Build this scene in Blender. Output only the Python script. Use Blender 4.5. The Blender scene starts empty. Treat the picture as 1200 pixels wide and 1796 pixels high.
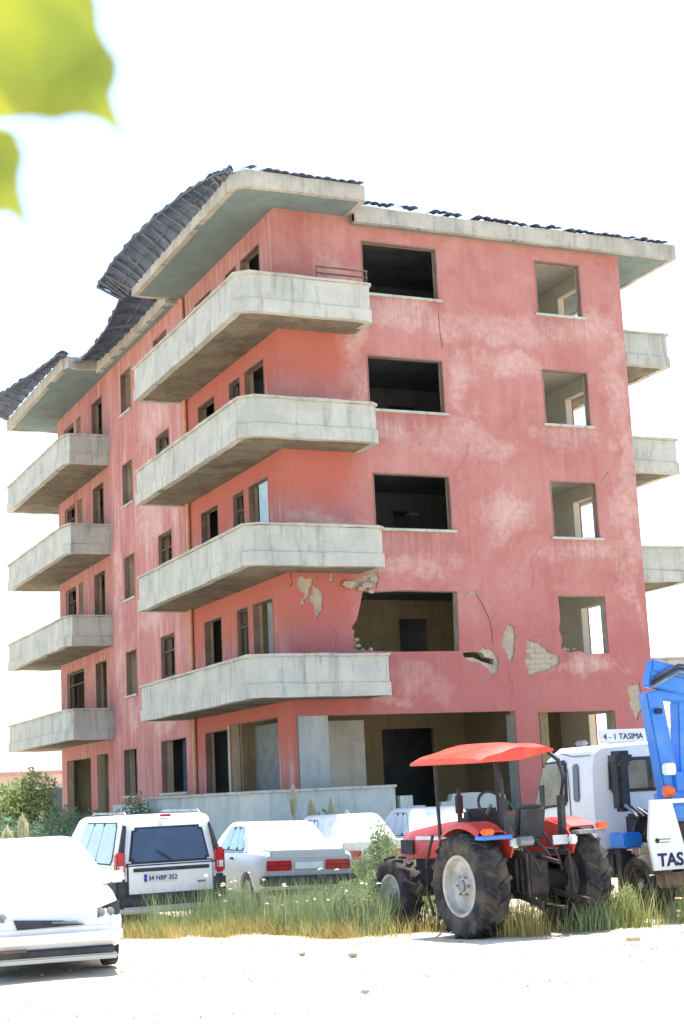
import bpy, bmesh, math, random
import numpy as np
from mathutils import Vector, Matrix
PI = math.pi
R = math.radians
random.seed(7)
rng = np.random.default_rng(7)
sc = bpy.context.scene
C = sc.collection

# ------------------------------------------------------------------ camera, sky, sun, exposure
YAW, PITCH, ROLL = 0.4276, 0.1830, -0.0475
CAM = Vector((-13.5333, -32.9437, 1.90))
fwd = Vector((math.sin(YAW)*math.cos(PITCH), math.cos(YAW)*math.cos(PITCH), math.sin(PITCH)))
rt = Vector((math.cos(YAW), -math.sin(YAW), 0.0))
up = rt.cross(fwd)
rt2 = rt*math.cos(ROLL) + up*math.sin(ROLL)
up2 = up*math.cos(ROLL) - rt*math.sin(ROLL)
cd = bpy.data.cameras.new('camera')
cam = bpy.data.objects.new('camera', cd)
C.objects.link(cam)
m3 = Matrix((rt2, up2, -fwd)).transposed()
cam.matrix_world = Matrix.Translation(CAM) @ m3.to_4x4()
cd.sensor_fit = 'VERTICAL'
cd.sensor_height = 36.0
cd.lens = 2670.6/1796*36.0
cd.clip_start = 0.05
cd.clip_end = 3000
cd.dof.use_dof = True
cd.dof.focus_distance = 30.0
cd.dof.aperture_fstop = 9.0
sc.camera = cam

SUN_EL, SUN_AZ = R(70), R(38)
w = bpy.data.worlds.new('World')
sc.world = w
w.use_nodes = True
nt = w.node_tree
bg = nt.nodes['Background']
sky = nt.nodes.new('ShaderNodeTexSky')
sky.sky_type = 'NISHITA'
sky.sun_disc = False
sky.sun_elevation = SUN_EL
sky.sun_rotation = SUN_AZ
sky.air_density = 1.0
sky.dust_density = 1.2
sky.ozone_density = 1.0
nt.links.new(sky.outputs['Color'], bg.inputs['Color'])
bg.inputs['Strength'].default_value = 0.15
sd = bpy.data.lights.new('sun', 'SUN')
sd.energy = 4.0
sd.angle = R(0.53)
sd.color = (1.0, 0.95, 0.87)
so = bpy.data.objects.new('sun', sd)
C.objects.link(so)
tosun = Vector((math.sin(SUN_AZ)*math.cos(SUN_EL), math.cos(SUN_AZ)*math.cos(SUN_EL), math.sin(SUN_EL)))
so.rotation_euler = tosun.to_track_quat('Z', 'Y').to_euler()
so.location = (0, 0, 60)
vs = sc.view_settings
vs.view_transform = 'Standard'
vs.look = 'None'
vs.exposure = 1.45
vs.gamma = 1.0
sc.cycles.max_bounces = 7
sc.cycles.diffuse_bounces = 4
sc.cycles.transparent_max_bounces = 8
sc.cycles.use_denoising = True

# ------------------------------------------------------------------ materials
def S(r, g, b):
    f = lambda c: (c/255/12.92) if c/255 <= .04045 else ((c/255+.055)/1.055)**2.4
    return (f(r), f(g), f(b), 1)
def L4(c): return tuple(c) if len(c) == 4 else (*c, 1)
class NG:
    """small node-graph helper"""
    def __init__(s, name):
        s.m = bpy.data.materials.new(name); s.m.use_nodes = True
        s.t = s.m.node_tree; s.b = s.t.nodes['Principled BSDF']; s.o = s.t.nodes['Material Output']
    def n(s, ty, **kw):
        x = s.t.nodes.new(ty)
        for k, v in kw.items(): setattr(x, k, v)
        return x
    def l(s, a, b): s.t.links.new(a, b)
    def pos(s, obj=False):
        if obj: return s.n('ShaderNodeTexCoord').outputs['Object']
        return s.n('ShaderNodeNewGeometry').outputs['Position']
    def mapping(s, vec, scale):
        x = s.n('ShaderNodeMapping'); s.l(vec, x.inputs['Vector']); x.inputs['Scale'].default_value = scale
        return x.outputs['Vector']
    def noise(s, vec, scale, detail=5, rough=.55, dist=0):
        x = s.n('ShaderNodeTexNoise'); s.l(vec, x.inputs['Vector'])
        x.inputs['Scale'].default_value = scale; x.inputs['Detail'].default_value = detail
        x.inputs['Roughness'].default_value = rough; x.inputs['Distortion'].default_value = dist
        return x.outputs['Fac']
    def ramp(s, fac, a, b, c0=(0, 0, 0, 1), c1=(1, 1, 1, 1)):
        if a > b: a, b, c0, c1 = b, a, c1, c0
        x = s.n('ShaderNodeValToRGB'); s.l(fac, x.inputs['Fac'])
        e = x.color_ramp.elements; e[0].position = a; e[1].position = b; e[0].color = c0; e[1].color = c1
        return x.outputs['Color']
    def mix(s, fac, a, b, mode='MIX'):
        x = s.n('ShaderNodeMix', data_type='RGBA', blend_type=mode)
        for v, i in ((fac, 0), (a, 6), (b, 7)):
            if isinstance(v, bpy.types.NodeSocket): s.l(v, x.inputs[i])
            else: x.inputs[i].default_value = v if i == 0 else L4(v)
        return x.outputs[2]
    def math(s, op, a, b=None, clamp=False):
        x = s.n('ShaderNodeMath', operation=op); x.use_clamp = clamp
        for i, v in enumerate((a, b)):
            if v is None: continue
            if isinstance(v, bpy.types.NodeSocket): s.l(v, x.inputs[i])
            else: x.inputs[i].default_value = v
        return x.outputs[0]
    def bump(s, fac, strength=.3, dist=.02):
        x = s.n('ShaderNodeBump'); x.inputs['Strength'].default_value = strength; x.inputs['Distance'].default_value = dist
        s.l(fac, x.inputs['Height']); s.l(x.outputs['Normal'], s.b.inputs['Normal'])
    def sep(s, v):
        x = s.n('ShaderNodeSeparateXYZ'); s.l(v, x.inputs[0]); return x.outputs
    def done(s, col=None, rough=.85, metal=0, spec=.3):
        if col is not None:
            if isinstance(col, bpy.types.NodeSocket): s.l(col, s.b.inputs['Base Color'])
            else: s.b.inputs['Base Color'].default_value = L4(col)
        s.b.inputs['Roughness'].default_value = rough; s.b.inputs['Metallic'].default_value = metal
        s.b.inputs['Specular IOR Level'].default_value = spec
        return s.m

def simple(name, c1, c2=None, scale=4, rough=.85, bumps=0, bscale=40, metal=0, spec=.3, obj=True, lo=.35, hi=.65, stretch=None):
    g = NG(name); p = g.pos(obj)
    if stretch: p = g.mapping(p, stretch)
    c = c1
    if c2 is not None:
        c = g.mix(g.ramp(g.noise(p, scale), lo, hi), c1, c2)
    if bumps: g.bump(g.noise(p, bscale), bumps, .01)
    return g.done(c, rough, metal, spec)

def pink_material(name, side):
    g = NG(name); p = g.pos(); xyz = g.sep(p)
    warp = g.noise(p, 1.4, 6, .65); fine = g.noise(p, 5.5, 8, .7); big = g.noise(p, .42, 4, .55, .4)
    base = g.mix(g.ramp(big, .36, .64), S(168, 106, 100), S(178, 122, 115))
    # chalky faded blotches, ragged
    f = g.math('ADD', g.math('MULTIPLY', g.noise(p, .9, 8, .68, .6), .7), g.math('MULTIPLY', fine, .3))
    col = g.mix(g.math('MULTIPLY', g.ramp(f, .42, .68), .5), base, S(198, 152, 146))
    # rain streaks running down
    st = g.noise(g.mapping(p, (3.0, 3.0, .2)), 1.7, 7, .65, .25)
    k = .5 if side == 'left' else .12
    col = g.mix(g.math('MULTIPLY', g.ramp(st, .5, .72), k), col, S(216, 190, 182))
    col = g.mix(g.math('MULTIPLY', g.ramp(st, .46, .3), .45 if side == 'left' else .15), col, S(166, 94, 96))
    wv = g.n('ShaderNodeTexNoise'); g.l(p, wv.inputs['Vector']); wv.inputs['Scale'].default_value = .8; wv.inputs['Detail'].default_value = 5
    ws = g.sep(wv.outputs['Color'])
    u = g.math('ADD', xyz[0] if side == 'front' else xyz[1], g.math('MULTIPLY', g.math('SUBTRACT', ws[0], .5), 2.6))
    zw = g.math('ADD', xyz[2], g.math('MULTIPLY', g.math('SUBTRACT', ws[1], .5), 1.5))
    blobs = ([(3.2, 13.75, 2.4, .5), (6.0, 13.5, 2.4, .5), (8.6, 13.8, 1.5, .6), (8.3, 10.8, 1.3, .55), (5.2, 10.5, 2.0, .6), (3.0, 10.85, 1.2, .4), (6.4, 12.6, 1.2, .5),
              (8.4, 7.75, 1.4, .45), (3.3, 4.5, 1.3, .45), (2.1, 4.05, 1.3, .22), (9.75, 10, .45, 5.5), (8.2, 4.8, 1.2, .35), (1.75, 11.5, .6, 1.1), (1.6, 14.6, 1.0, .7),
              (1.0, 8.35, 1.4, .35), (3.2, 7.3, 1.6, .4), (2.0, 13.1, .4, .8), (6.0, 8.6, 1.2, .8), (5.0, 12.0, .5, 1.2)]
             if side == 'front' else
             [(10.2, 13.2, 2.2, 1.2), (10.5, 10.2, 2.0, 1.1), (8, 10.6, .8, 1.8), (12.8, 4.6, .6, .9), (14, 8, .6, 4), (9.5, 4.2, 1.8, .4), (10.5, 7.4, 1.8, .8)])
    tot = None
    for bu, bz, ru, rz in blobs:
        a = g.math('MULTIPLY', g.math('SUBTRACT', u, bu), 1/ru); a = g.math('MULTIPLY', a, a)
        b = g.math('MULTIPLY', g.math('SUBTRACT', zw, bz), 1/rz); b = g.math('MULTIPLY', b, b)
        e = g.math('SUBTRACT', 1.0, g.math('ADD', a, b), True)
        tot = e if tot is None else g.math('MAXIMUM', tot, e)
    rag = g.math('ADD', g.math('MULTIPLY', g.math('SUBTRACT', warp, .5), 2.0), g.math('MULTIPLY', g.math('SUBTRACT', fine, .5), 2.6))
    pm = g.ramp(g.math('ADD', g.math('MULTIPLY', tot, .8), g.math('MULTIPLY', rag, .8)), .05, 1.0)
    pm = g.math('MULTIPLY', g.math('MULTIPLY', pm, g.ramp(tot, .0, .5)), g.ramp(big, .3, .62, (.45, .45, .45, 1)))
    col = g.mix(g.math('MULTIPLY', pm, .55), col, S(210, 184, 174))
    # grime run-off under the sills
    if side == 'front':
        dd = g.math('MODULO', g.math('SUBTRACT', 29.17, xyz[2]), 3.0)
        inx = g.math('MAXIMUM', g.math('LESS_THAN', g.math('ABSOLUTE', g.math('SUBTRACT', xyz[0], 3.42)), 1.12), g.math('LESS_THAN', g.math('ABSOLUTE', g.math('SUBTRACT', xyz[0], 8.13)), .76))
        run = g.math('MULTIPLY', g.ramp(dd, 1.0, .02), g.math('MULTIPLY', inx, g.ramp(g.noise(g.mapping(p, (5, 5, .25)), 2.0, 5, .6), .44, .62)))
        col = g.mix(g.math('MULTIPLY', run, .5), col, S(128, 96, 92))
    # original stronger paint that the balcony slabs have kept out of the weather
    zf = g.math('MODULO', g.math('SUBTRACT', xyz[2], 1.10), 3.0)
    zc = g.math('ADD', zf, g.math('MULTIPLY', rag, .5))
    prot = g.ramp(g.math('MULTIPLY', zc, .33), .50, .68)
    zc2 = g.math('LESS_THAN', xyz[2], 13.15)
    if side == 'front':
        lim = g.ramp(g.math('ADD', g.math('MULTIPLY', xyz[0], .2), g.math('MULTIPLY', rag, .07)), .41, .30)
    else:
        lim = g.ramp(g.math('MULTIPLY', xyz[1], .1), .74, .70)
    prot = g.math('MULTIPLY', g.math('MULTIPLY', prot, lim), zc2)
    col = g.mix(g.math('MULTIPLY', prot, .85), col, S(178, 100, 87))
    if side == 'front':   # the two lower storeys keep a deeper colour
        dz = g.ramp(g.math('ADD', g.math('MULTIPLY', xyz[2], .1), g.math('MULTIPLY', rag, .1)), .76, .56)
        col = g.mix(g.math('MULTIPLY', g.math('MULTIPLY', dz, .55), g.math('SUBTRACT', 1.0, pm)), col, S(160, 90, 91))
    col = g.mix(g.math('MULTIPLY', g.ramp(g.noise(p, 9, 6, .7), .5, .75), .25), col, S(140, 104, 98))
    g.bump(g.noise(p, 30, 6, .65), .35, .012)
    return g.done(col, .92, 0, .15)

def concrete(name, c1, c2, stain=S(120, 116, 104), amt=.55):
    g = NG(name); p = g.pos()
    col = g.mix(g.ramp(g.noise(p, 1.3, 6, .6), .35, .65), c1, c2)
    st = g.noise(g.mapping(p, (4, 4, .5)), 1.4, 6, .65)
    col = g.mix(g.math('MULTIPLY', g.ramp(st, .52, .74), amt), col, stain)
    col = g.mix(g.math('MULTIPLY', g.ramp(g.noise(p, 11, 6, .7), .55, .75), .35), col, stain)
    g.bump(g.noise(p, 24, 6, .65), .4, .012)
    return g.done(col, .93, 0, .15)

MT = {}
MT['pinkF'] = pink_material('pink_plaster_front', 'front')
MT['pinkL'] = pink_material('pink_plaster_side', 'left')
MT['conc'] = concrete('weathered_concrete', S(188, 188, 177), S(168, 169, 161), S(102, 100, 93), .65)
MT['concG'] = concrete('grey_concrete', S(165, 170, 168), S(148, 154, 154))
MT['plinth'] = concrete('plinth_concrete', S(170, 178, 174), S(190, 194, 186), S(110, 128, 112))
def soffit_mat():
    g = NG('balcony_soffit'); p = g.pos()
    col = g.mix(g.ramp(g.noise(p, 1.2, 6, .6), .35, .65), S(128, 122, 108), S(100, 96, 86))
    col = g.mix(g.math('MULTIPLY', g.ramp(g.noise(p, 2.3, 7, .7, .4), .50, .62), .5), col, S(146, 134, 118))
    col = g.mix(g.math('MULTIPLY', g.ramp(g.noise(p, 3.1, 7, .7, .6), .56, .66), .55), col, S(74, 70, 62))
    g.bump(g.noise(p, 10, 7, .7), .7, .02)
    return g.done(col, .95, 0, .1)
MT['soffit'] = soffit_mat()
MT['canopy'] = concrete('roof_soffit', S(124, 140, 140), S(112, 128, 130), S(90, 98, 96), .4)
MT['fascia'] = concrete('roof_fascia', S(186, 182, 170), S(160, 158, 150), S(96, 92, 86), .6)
MT['core'] = concrete('rough_render', S(190, 172, 148), S(168, 150, 126))
def bare_mat():
    g = NG('bare_render'); p = g.pos()
    col = g.mix(g.ramp(g.noise(p, 3, 6, .65), .35, .65), S(184, 174, 156), S(150, 142, 130))
    col = g.mix(g.math('MULTIPLY', g.ramp(g.noise(p, 7, 7, .7), .52, .62), .6), col, S(186, 142, 132))
    col = g.mix(g.math('MULTIPLY', g.ramp(g.noise(p, 15, 6, .7), .56, .7), .6), col, S(100, 92, 84))
    g.bump(g.noise(p, 18, 8, .7), .9, .03)
    return g.done(col, .95, 0, .1)
MT['patch'] = bare_mat()
MT['beige'] = concrete('beige_room_plaster', S(184, 168, 136), S(164, 148, 118), S(110, 98, 80), .4)
MT['ochre'] = concrete('ochre_room_plaster', S(146, 128, 98), S(126, 112, 90), S(84, 76, 66), .5)
MT['ceil'] = concrete('room_ceiling', S(190, 186, 176), S(170, 166, 158), S(120, 118, 110), .3)
MT['raw'] = concrete('raw_room_concrete', S(120, 122, 126), S(98, 100, 106), S(70, 70, 74), .4)
MT['light'] = concrete('light_room_plaster', S(238, 234, 222), S(228, 222, 206), S(200, 190, 170), .3)
MT['jamb'] = concrete('window_lining', S(150, 124, 112), S(124, 100, 92), S(84, 70, 66), .5)
MT['brick'] = simple('hollow_brick', S(178, 170, 154), S(150, 140, 124), 5, .95, .6, 24)
MT['sheet'] = simple('roof_sheet', S(84, 96, 120), S(62, 74, 98), 2.2, .6, .3, 20, 0, .3)
MT['batten'] = simple('batten_wood', S(78, 88, 108), S(116, 116, 120), 2, .85)
MT['tile'] = simple('roof_tile', S(70, 82, 108), S(100, 100, 112), 5, .8)
MT['steel'] = simple('rusty_rail', S(110, 88, 82), S(80, 66, 64), 8, .7)
MT['rebar'] = simple('rusty_rebar', S(96, 60, 44), S(74, 50, 42), 9, .9)
MT['pipe'] = simple('clay_drainpipe', S(205, 165, 130), S(190, 140, 110), 3, .8)
MT['door'] = simple('pale_blue_door', S(180, 204, 214), S(160, 188, 204), 3, .6)
MT['doorg'] = simple('grey_shutter', S(128, 134, 132), S(108, 114, 114), 3, .75)
MT['wood'] = simple('bare_wood', S(206, 188, 148), S(180, 158, 118), 5, .8, .3, 40)

# ------------------------------------------------------------------ object and mesh helpers
def link(o, parent=None):
    C.objects.link(o)
    if parent is not None: o.parent = parent
    return o
def tag(o, label=None, cat=None, group=None, kind=None):
    if label: o['label'] = label
    if cat: o['category'] = cat
    if group: o['group'] = group
    if kind: o['kind'] = kind
    return o
def empty(name, loc=(0, 0, 0), rz=0):
    o = bpy.data.objects.new(name, None); o.location = loc; o.rotation_euler = (0, 0, rz); o.empty_display_size = .2
    return link(o)
def obj(name, bm, mat, parent=None, smooth=None):
    bmesh.ops.recalc_face_normals(bm, faces=bm.faces)
    me = bpy.data.meshes.new(name); bm.to_mesh(me); bm.free()
    me.materials.append(MT[mat] if isinstance(mat, str) else mat)
    if smooth is not None:
        me.shade_smooth()
        me.set_sharp_from_angle(angle=R(smooth))
    return link(bpy.data.objects.new(name, me), parent)
def obj_np(name, verts, faces, mat, parent=None):
    me = bpy.data.meshes.new(name); me.from_pydata(verts, [], faces); me.update()
    me.materials.append(MT[mat] if isinstance(mat, str) else mat)
    return link(bpy.data.objects.new(name, me), parent)
def B(): return bmesh.new()
def box(bm, x0, x1, y0, y1, z0, z1):
    v = [bm.verts.new(p) for p in ((x0, y0, z0), (x1, y0, z0), (x1, y1, z0), (x0, y1, z0), (x0, y0, z1), (x1, y0, z1), (x1, y1, z1), (x0, y1, z1))]
    for f in ((0, 3, 2, 1), (4, 5, 6, 7), (0, 1, 5, 4), (1, 2, 6, 5), (2, 3, 7, 6), (3, 0, 4, 7)):
        bm.faces.new([v[i] for i in f])
    return v
def bx(x0, x1, y0, y1, z0, z1, bev=0):
    bm = B(); box(bm, x0, x1, y0, y1, z0, z1)
    if bev: bmesh.ops.bevel(bm, geom=bm.edges[:], offset=bev, segments=2, affect='EDGES')
    return bm
def obox(bm, a, b, wx, wz, upv=(0, 0, 1)):
    """beam from a to b with section wx (sideways) by wz (up)"""
    a, b = Vector(a), Vector(b); d = (b-a).normalized(); u = Vector(upv)
    s = d.cross(u)
    if s.length < 1e-4: s = d.cross(Vector((1, 0, 0)))
    s.normalize(); u = s.cross(d)
    vs = []
    for e in (a, b):
        for i, j in ((-1, -1), (1, -1), (1, 1), (-1, 1)):
            vs.append(bm.verts.new(e+s*(i*wx/2)+u*(j*wz/2)))
    for f in ((0, 1, 2, 3), (7, 6, 5, 4), (0, 4, 5, 1), (1, 5, 6, 2), (2, 6, 7, 3), (3, 7, 4, 0)):
        bm.faces.new([vs[i] for i in f])
def tube(bm, pts, r, n=8):
    pts = [Vector(p) for p in pts]; rings = []
    rs = r if isinstance(r, (list, tuple)) else [r]*len(pts)
    for i, p in enumerate(pts):
        d = (pts[min(i+1, len(pts)-1)]-pts[max(i-1, 0)]).normalized()
        s = d.cross(Vector((0, 0, 1)))
        if s.length < 1e-3: s = d.cross(Vector((1, 0, 0)))
        s.normalize(); u = s.cross(d)
        rings.append([bm.verts.new(p+(s*math.cos(t)+u*math.sin(t))*rs[i]) for t in (2*PI*k/n for k in range(n))])
    for a, b in zip(rings, rings[1:]):
        for k in range(n): bm.faces.new((a[k], a[(k+1) % n], b[(k+1) % n], b[k]))
    bm.faces.new(rings[0][::-1]); bm.faces.new(rings[-1])
def prism(bm, poly, fn, t):
    """polygon (u,v) mapped by fn(u,v,depth), from depth 0 to t"""
    a = [bm.verts.new(fn(u, v, 0)) for u, v in poly]; b = [bm.verts.new(fn(u, v, t)) for u, v in poly]
    n = len(poly); bm.faces.new(a); bm.faces.new(b[::-1])
    for i in range(n): bm.faces.new((a[i], b[i], b[(i+1) % n], a[(i+1) % n]))
def plate(outline, holes, fn, t):
    """flat wall with any holes; fn(u,v,depth) -> xyz"""
    bm = B(); ed = []
    for poly in [outline]+holes:
        v = [bm.verts.new(fn(a, b, 0)) for a, b in poly]
        for i in range(len(v)): ed.append(bm.edges.new((v[i], v[(i+1) % len(v)])))
    bmesh.ops.triangle_fill(bm, use_beauty=True, use_dissolve=False, edges=ed)
    fs = bm.faces[:]
    r = bmesh.ops.extrude_face_region(bm, geom=fs, use_keep_orig=True)
    d = Vector(fn(0, 0, t))-Vector(fn(0, 0, 0))
    bmesh.ops.translate(bm, vec=d, verts=[v for v in r['geom'] if isinstance(v, bmesh.types.BMVert)])
    return bm
def rect(a, b, c, d): return [(a, c), (b, c), (b, d), (a, d)]
def offset_path(pts, d):
    """offset an open polyline sideways (left of travel is positive)"""
    out = []; n = len(pts)
    for i in range(n):
        if i == 0: dirs = [(pts[1][0]-pts[0][0], pts[1][1]-pts[0][1])]
        elif i == n-1: dirs = [(pts[-1][0]-pts[-2][0], pts[-1][1]-pts[-2][1])]
        else: dirs = [(pts[i][0]-pts[i-1][0], pts[i][1]-pts[i-1][1]), (pts[i+1][0]-pts[i][0], pts[i+1][1]-pts[i][1])]
        ns = []
        for dx, dy in dirs:
            l = math.hypot(dx, dy); ns.append((-dy/l, dx/l))
        if len(ns) == 1: nx, ny = ns[0]; k = 1
        else:
            nx, ny = ns[0][0]+ns[1][0], ns[0][1]+ns[1][1]; l = math.hypot(nx, ny); nx /= l; ny /= l
            k = 1/max(.3, nx*ns[0][0]+ny*ns[0][1])
        out.append((pts[i][0]+nx*d*k, pts[i][1]+ny*d*k))
    return out
def ribbon(path, d0, d1, z0, z1, wob=0):
    """upright wall band between two offsets of a path"""
    # subdivide for a slightly uneven top edge
    P = [path[0]]
    for a, b in zip(path, path[1:]):
        n = max(1, int(math.hypot(b[0]-a[0], b[1]-a[1])/.45)) if wob else 1
        for i in range(1, n+1): P.append((a[0]+(b[0]-a[0])*i/n, a[1]+(b[1]-a[1])*i/n))
    o = offset_path(P, d0); i_ = offset_path(P, d1); bm = B(); rings = []
    for a, b in zip(o, i_):
        w_ = random.uniform(-wob, wob); w2 = random.uniform(-wob, wob)
        rings.append([bm.verts.new((a[0], a[1], z0+w2)), bm.verts.new((a[0], a[1], z1+w_)), bm.verts.new((b[0], b[1], z1+w_)), bm.verts.new((b[0], b[1], z0+w2))])
    for p, q in zip(rings, rings[1:]):
        for k in range(4): bm.faces.new((p[k], p[(k+1) % 4], q[(k+1) % 4], q[k]))
    bm.faces.new(rings[0]); bm.faces.new(rings[-1][::-1])
    return bm
def lathe(bm, prof, n=28, cx=0, cy=0, cz=0):
    """profile [(radius, x)] turned about the x axis"""
    rings = []
    for r, x in prof:
        rings.append([bm.verts.new((cx+x, cy+r*math.cos(2*PI*k/n), cz+r*math.sin(2*PI*k/n))) for k in range(n)] if r > 1e-5 else [bm.verts.new((cx+x, cy, cz))])
    for a, b in zip(rings, rings[1:]):
        for k in range(n):
            if len(a) == 1 and len(b) == 1: continue
            if len(a) == 1: bm.faces.new((a[0], b[k], b[(k+1) % n]))
            elif len(b) == 1: bm.faces.new((a[k], a[(k+1) % n], b[0]))
            else: bm.faces.new((a[k], a[(k+1) % n], b[(k+1) % n], b[k]))
def loft(bm, secs, cap=True):
    rings = [[bm.verts.new(p) for p in s] for s in secs]; n = len(rings[0])
    for a, b in zip(rings, rings[1:]):
        for k in range(n): bm.faces.new((a[k], a[(k+1) % n], b[(k+1) % n], b[k]))
    if cap: bm.faces.new(rings[0][::-1]); bm.faces.new(rings[-1])
def cut(o, cutters):
    """subtract solid bmeshes from an object and keep the plain result"""
    tmp = []
    for bm in cutters:
        bmesh.ops.recalc_face_normals(bm, faces=bm.faces)
        me = bpy.data.meshes.new('cut'); bm.to_mesh(me); bm.free()
        c = bpy.data.objects.new('cut', me); c.matrix_world = o.matrix_world; C.objects.link(c); tmp.append(c)
        m = o.modifiers.new('b', 'BOOLEAN'); m.object = c; m.operation = 'DIFFERENCE'; m.solver = 'EXACT'
    par = o.parent; o.parent = None
    bpy.context.view_layer.update()
    dg = bpy.context.evaluated_depsgraph_get()
    me = bpy.data.meshes.new_from_object(o.evaluated_get(dg))
    o.modifiers.clear(); old = o.data; o.data = me; o.parent = par
    me.set_sharp_from_angle(angle=R(38))
    for c in tmp: bpy.data.objects.remove(c)
    return o
def text(name, body, size, mat, parent, mw, extr=.002, bold=0, align='LEFT'):
    cu = bpy.data.curves.new(name, 'FONT'); cu.body = body; cu.size = size; cu.extrude = extr; cu.offset = bold; cu.align_x = align
    t = bpy.data.objects.new(name, cu); C.objects.link(t)
    dg = bpy.context.evaluated_depsgraph_get()
    me = bpy.data.meshes.new_from_object(t.evaluated_get(dg)); bpy.data.objects.remove(t)
    me.materials.clear(); me.materials.append(MT[mat])
    o = bpy.data.objects.new(name, me); link(o, parent); o.matrix_local = mw
    return o
def panel_on(bm, q, t=.012, inset=0):
    """thin raised pane over the quad q (4 Vectors, any winding)"""
    q = [Vector(p) for p in q]; c = sum(q, Vector())/4
    n = (q[1]-q[0]).cross(q[3]-q[0]).normalized()
    q = [p+(c-p)*inset for p in q]
    a = [bm.verts.new(p-n*t*.5) for p in q]; b = [bm.verts.new(p+n*t*.5) for p in q]
    bm.faces.new(a[::-1]); bm.faces.new(b)
    for i in range(4): bm.faces.new((a[i], a[(i+1) % 4], b[(i+1) % 4], b[i]))

# ------------------------------------------------------------------ ground
def ground_mat():
    g = NG('pale_dusty_earth'); p = g.pos()
    col = g.mix(g.ramp(g.noise(p, .35, 6, .6), .35, .7), S(206, 196, 176), S(188, 176, 150))
    col = g.mix(g.math('MULTIPLY', g.ramp(g.noise(p, 3.5, 7, .65), .5, .75), .5), col, S(168, 152, 124))
    col = g.mix(g.math('MULTIPLY', g.ramp(g.noise(p, 28, 4, .7), .6, .75), .4), col, S(140, 126, 104))
    g.bump(g.noise(p, 14, 8, .7), .6, .03)
    return g.done(col, .97, 0, .1)
MT['ground'] = ground_mat()
def gz(x, y):
    return .035*math.sin(x*.7+1.3)*math.cos(y*.55)+.02*math.sin(x*1.9+y*1.3)
bm = B()
xs = sorted(set([-400, -200, -100, -60] + [round(-40+i*1.0, 2) for i in range(81)] + [60, 100, 200, 400]))
ys = sorted(set([-300, -150, -80, -55] + [round(-40+i*1.0, 2) for i in range(91)] + [80, 150, 300, 600]))
gv = [[bm.verts.new((x, y, gz(x, y) if abs(x) <= 40 and abs(y) <= 50 else 0)) for x in xs] for y in ys]
for j in range(len(ys)-1):
    for i in range(len(xs)-1):
        bm.faces.new((gv[j][i], gv[j][i+1], gv[j+1][i+1], gv[j+1][i]))
tag(obj('ground', bm, 'ground', None, 60), 'pale dusty bare earth of the car park', None, None, 'structure')

# ------------------------------------------------------------------ the apartment building
bld = tag(empty('apartment_building'), 'five storey derelict pink apartment block with grey concrete balconies and quake damage', 'building')
W, LE, H = 10.12, 22.24, 16.2
fr = lambda dx=0: (lambda u, v, d: (u, dx+d, v))              # front face, depth goes back (+y)
lf = lambda dx=0: (lambda u, v, d: (dx+d, u, v))              # side face, depth goes in (+x)
ROWS = [0, 1, 2, 3]
jag = [(4.47, 5.22), (4.49, 6.0), (4.51, 6.70), (2.9, 6.71), (2.35, 6.67), (1.93, 6.69), (1.88, 6.5), (1.84, 6.34), (1.78, 6.12), (1.72, 5.97), (1.59, 5.79), (1.66, 5.70), (1.62, 5.6), (1.69, 5.46), (1.62, 5.24), (2.81, 5.21)]
w2brk = [(7.43, 6.62), (8.84, 6.62), (8.84, 5.15), (8.2, 5.13), (7.95, 5.2), (7.60, 5.17), (7.40, 5.28), (7.46, 5.5), (7.38, 5.75), (7.44, 6.0)]
hole_dark = [(4.58, 5.18), (4.8, 5.205), (5.11, 5.19), (5.2, 5.07), (5.32, 5.05), (5.45, 5.01), (5.41, 4.87), (5.2, 4.93), (5.09, 4.96), (4.85, 5.06), (4.59, 5.06)]
front_open = []
for k in ROWS:
    if k: front_open.append(rect(2.35, 4.49, 5.22+3*k, 6.62+3*k))
    front_open.append(rect(7.43, 8.84, 5.13+3*k, 6.62+3*k) if k else w2brk)
front_open += [jag, rect(.06, 5.93, 1.30, 3.73), rect(6.60, 8.87, 1.30, 3.68)]
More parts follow.
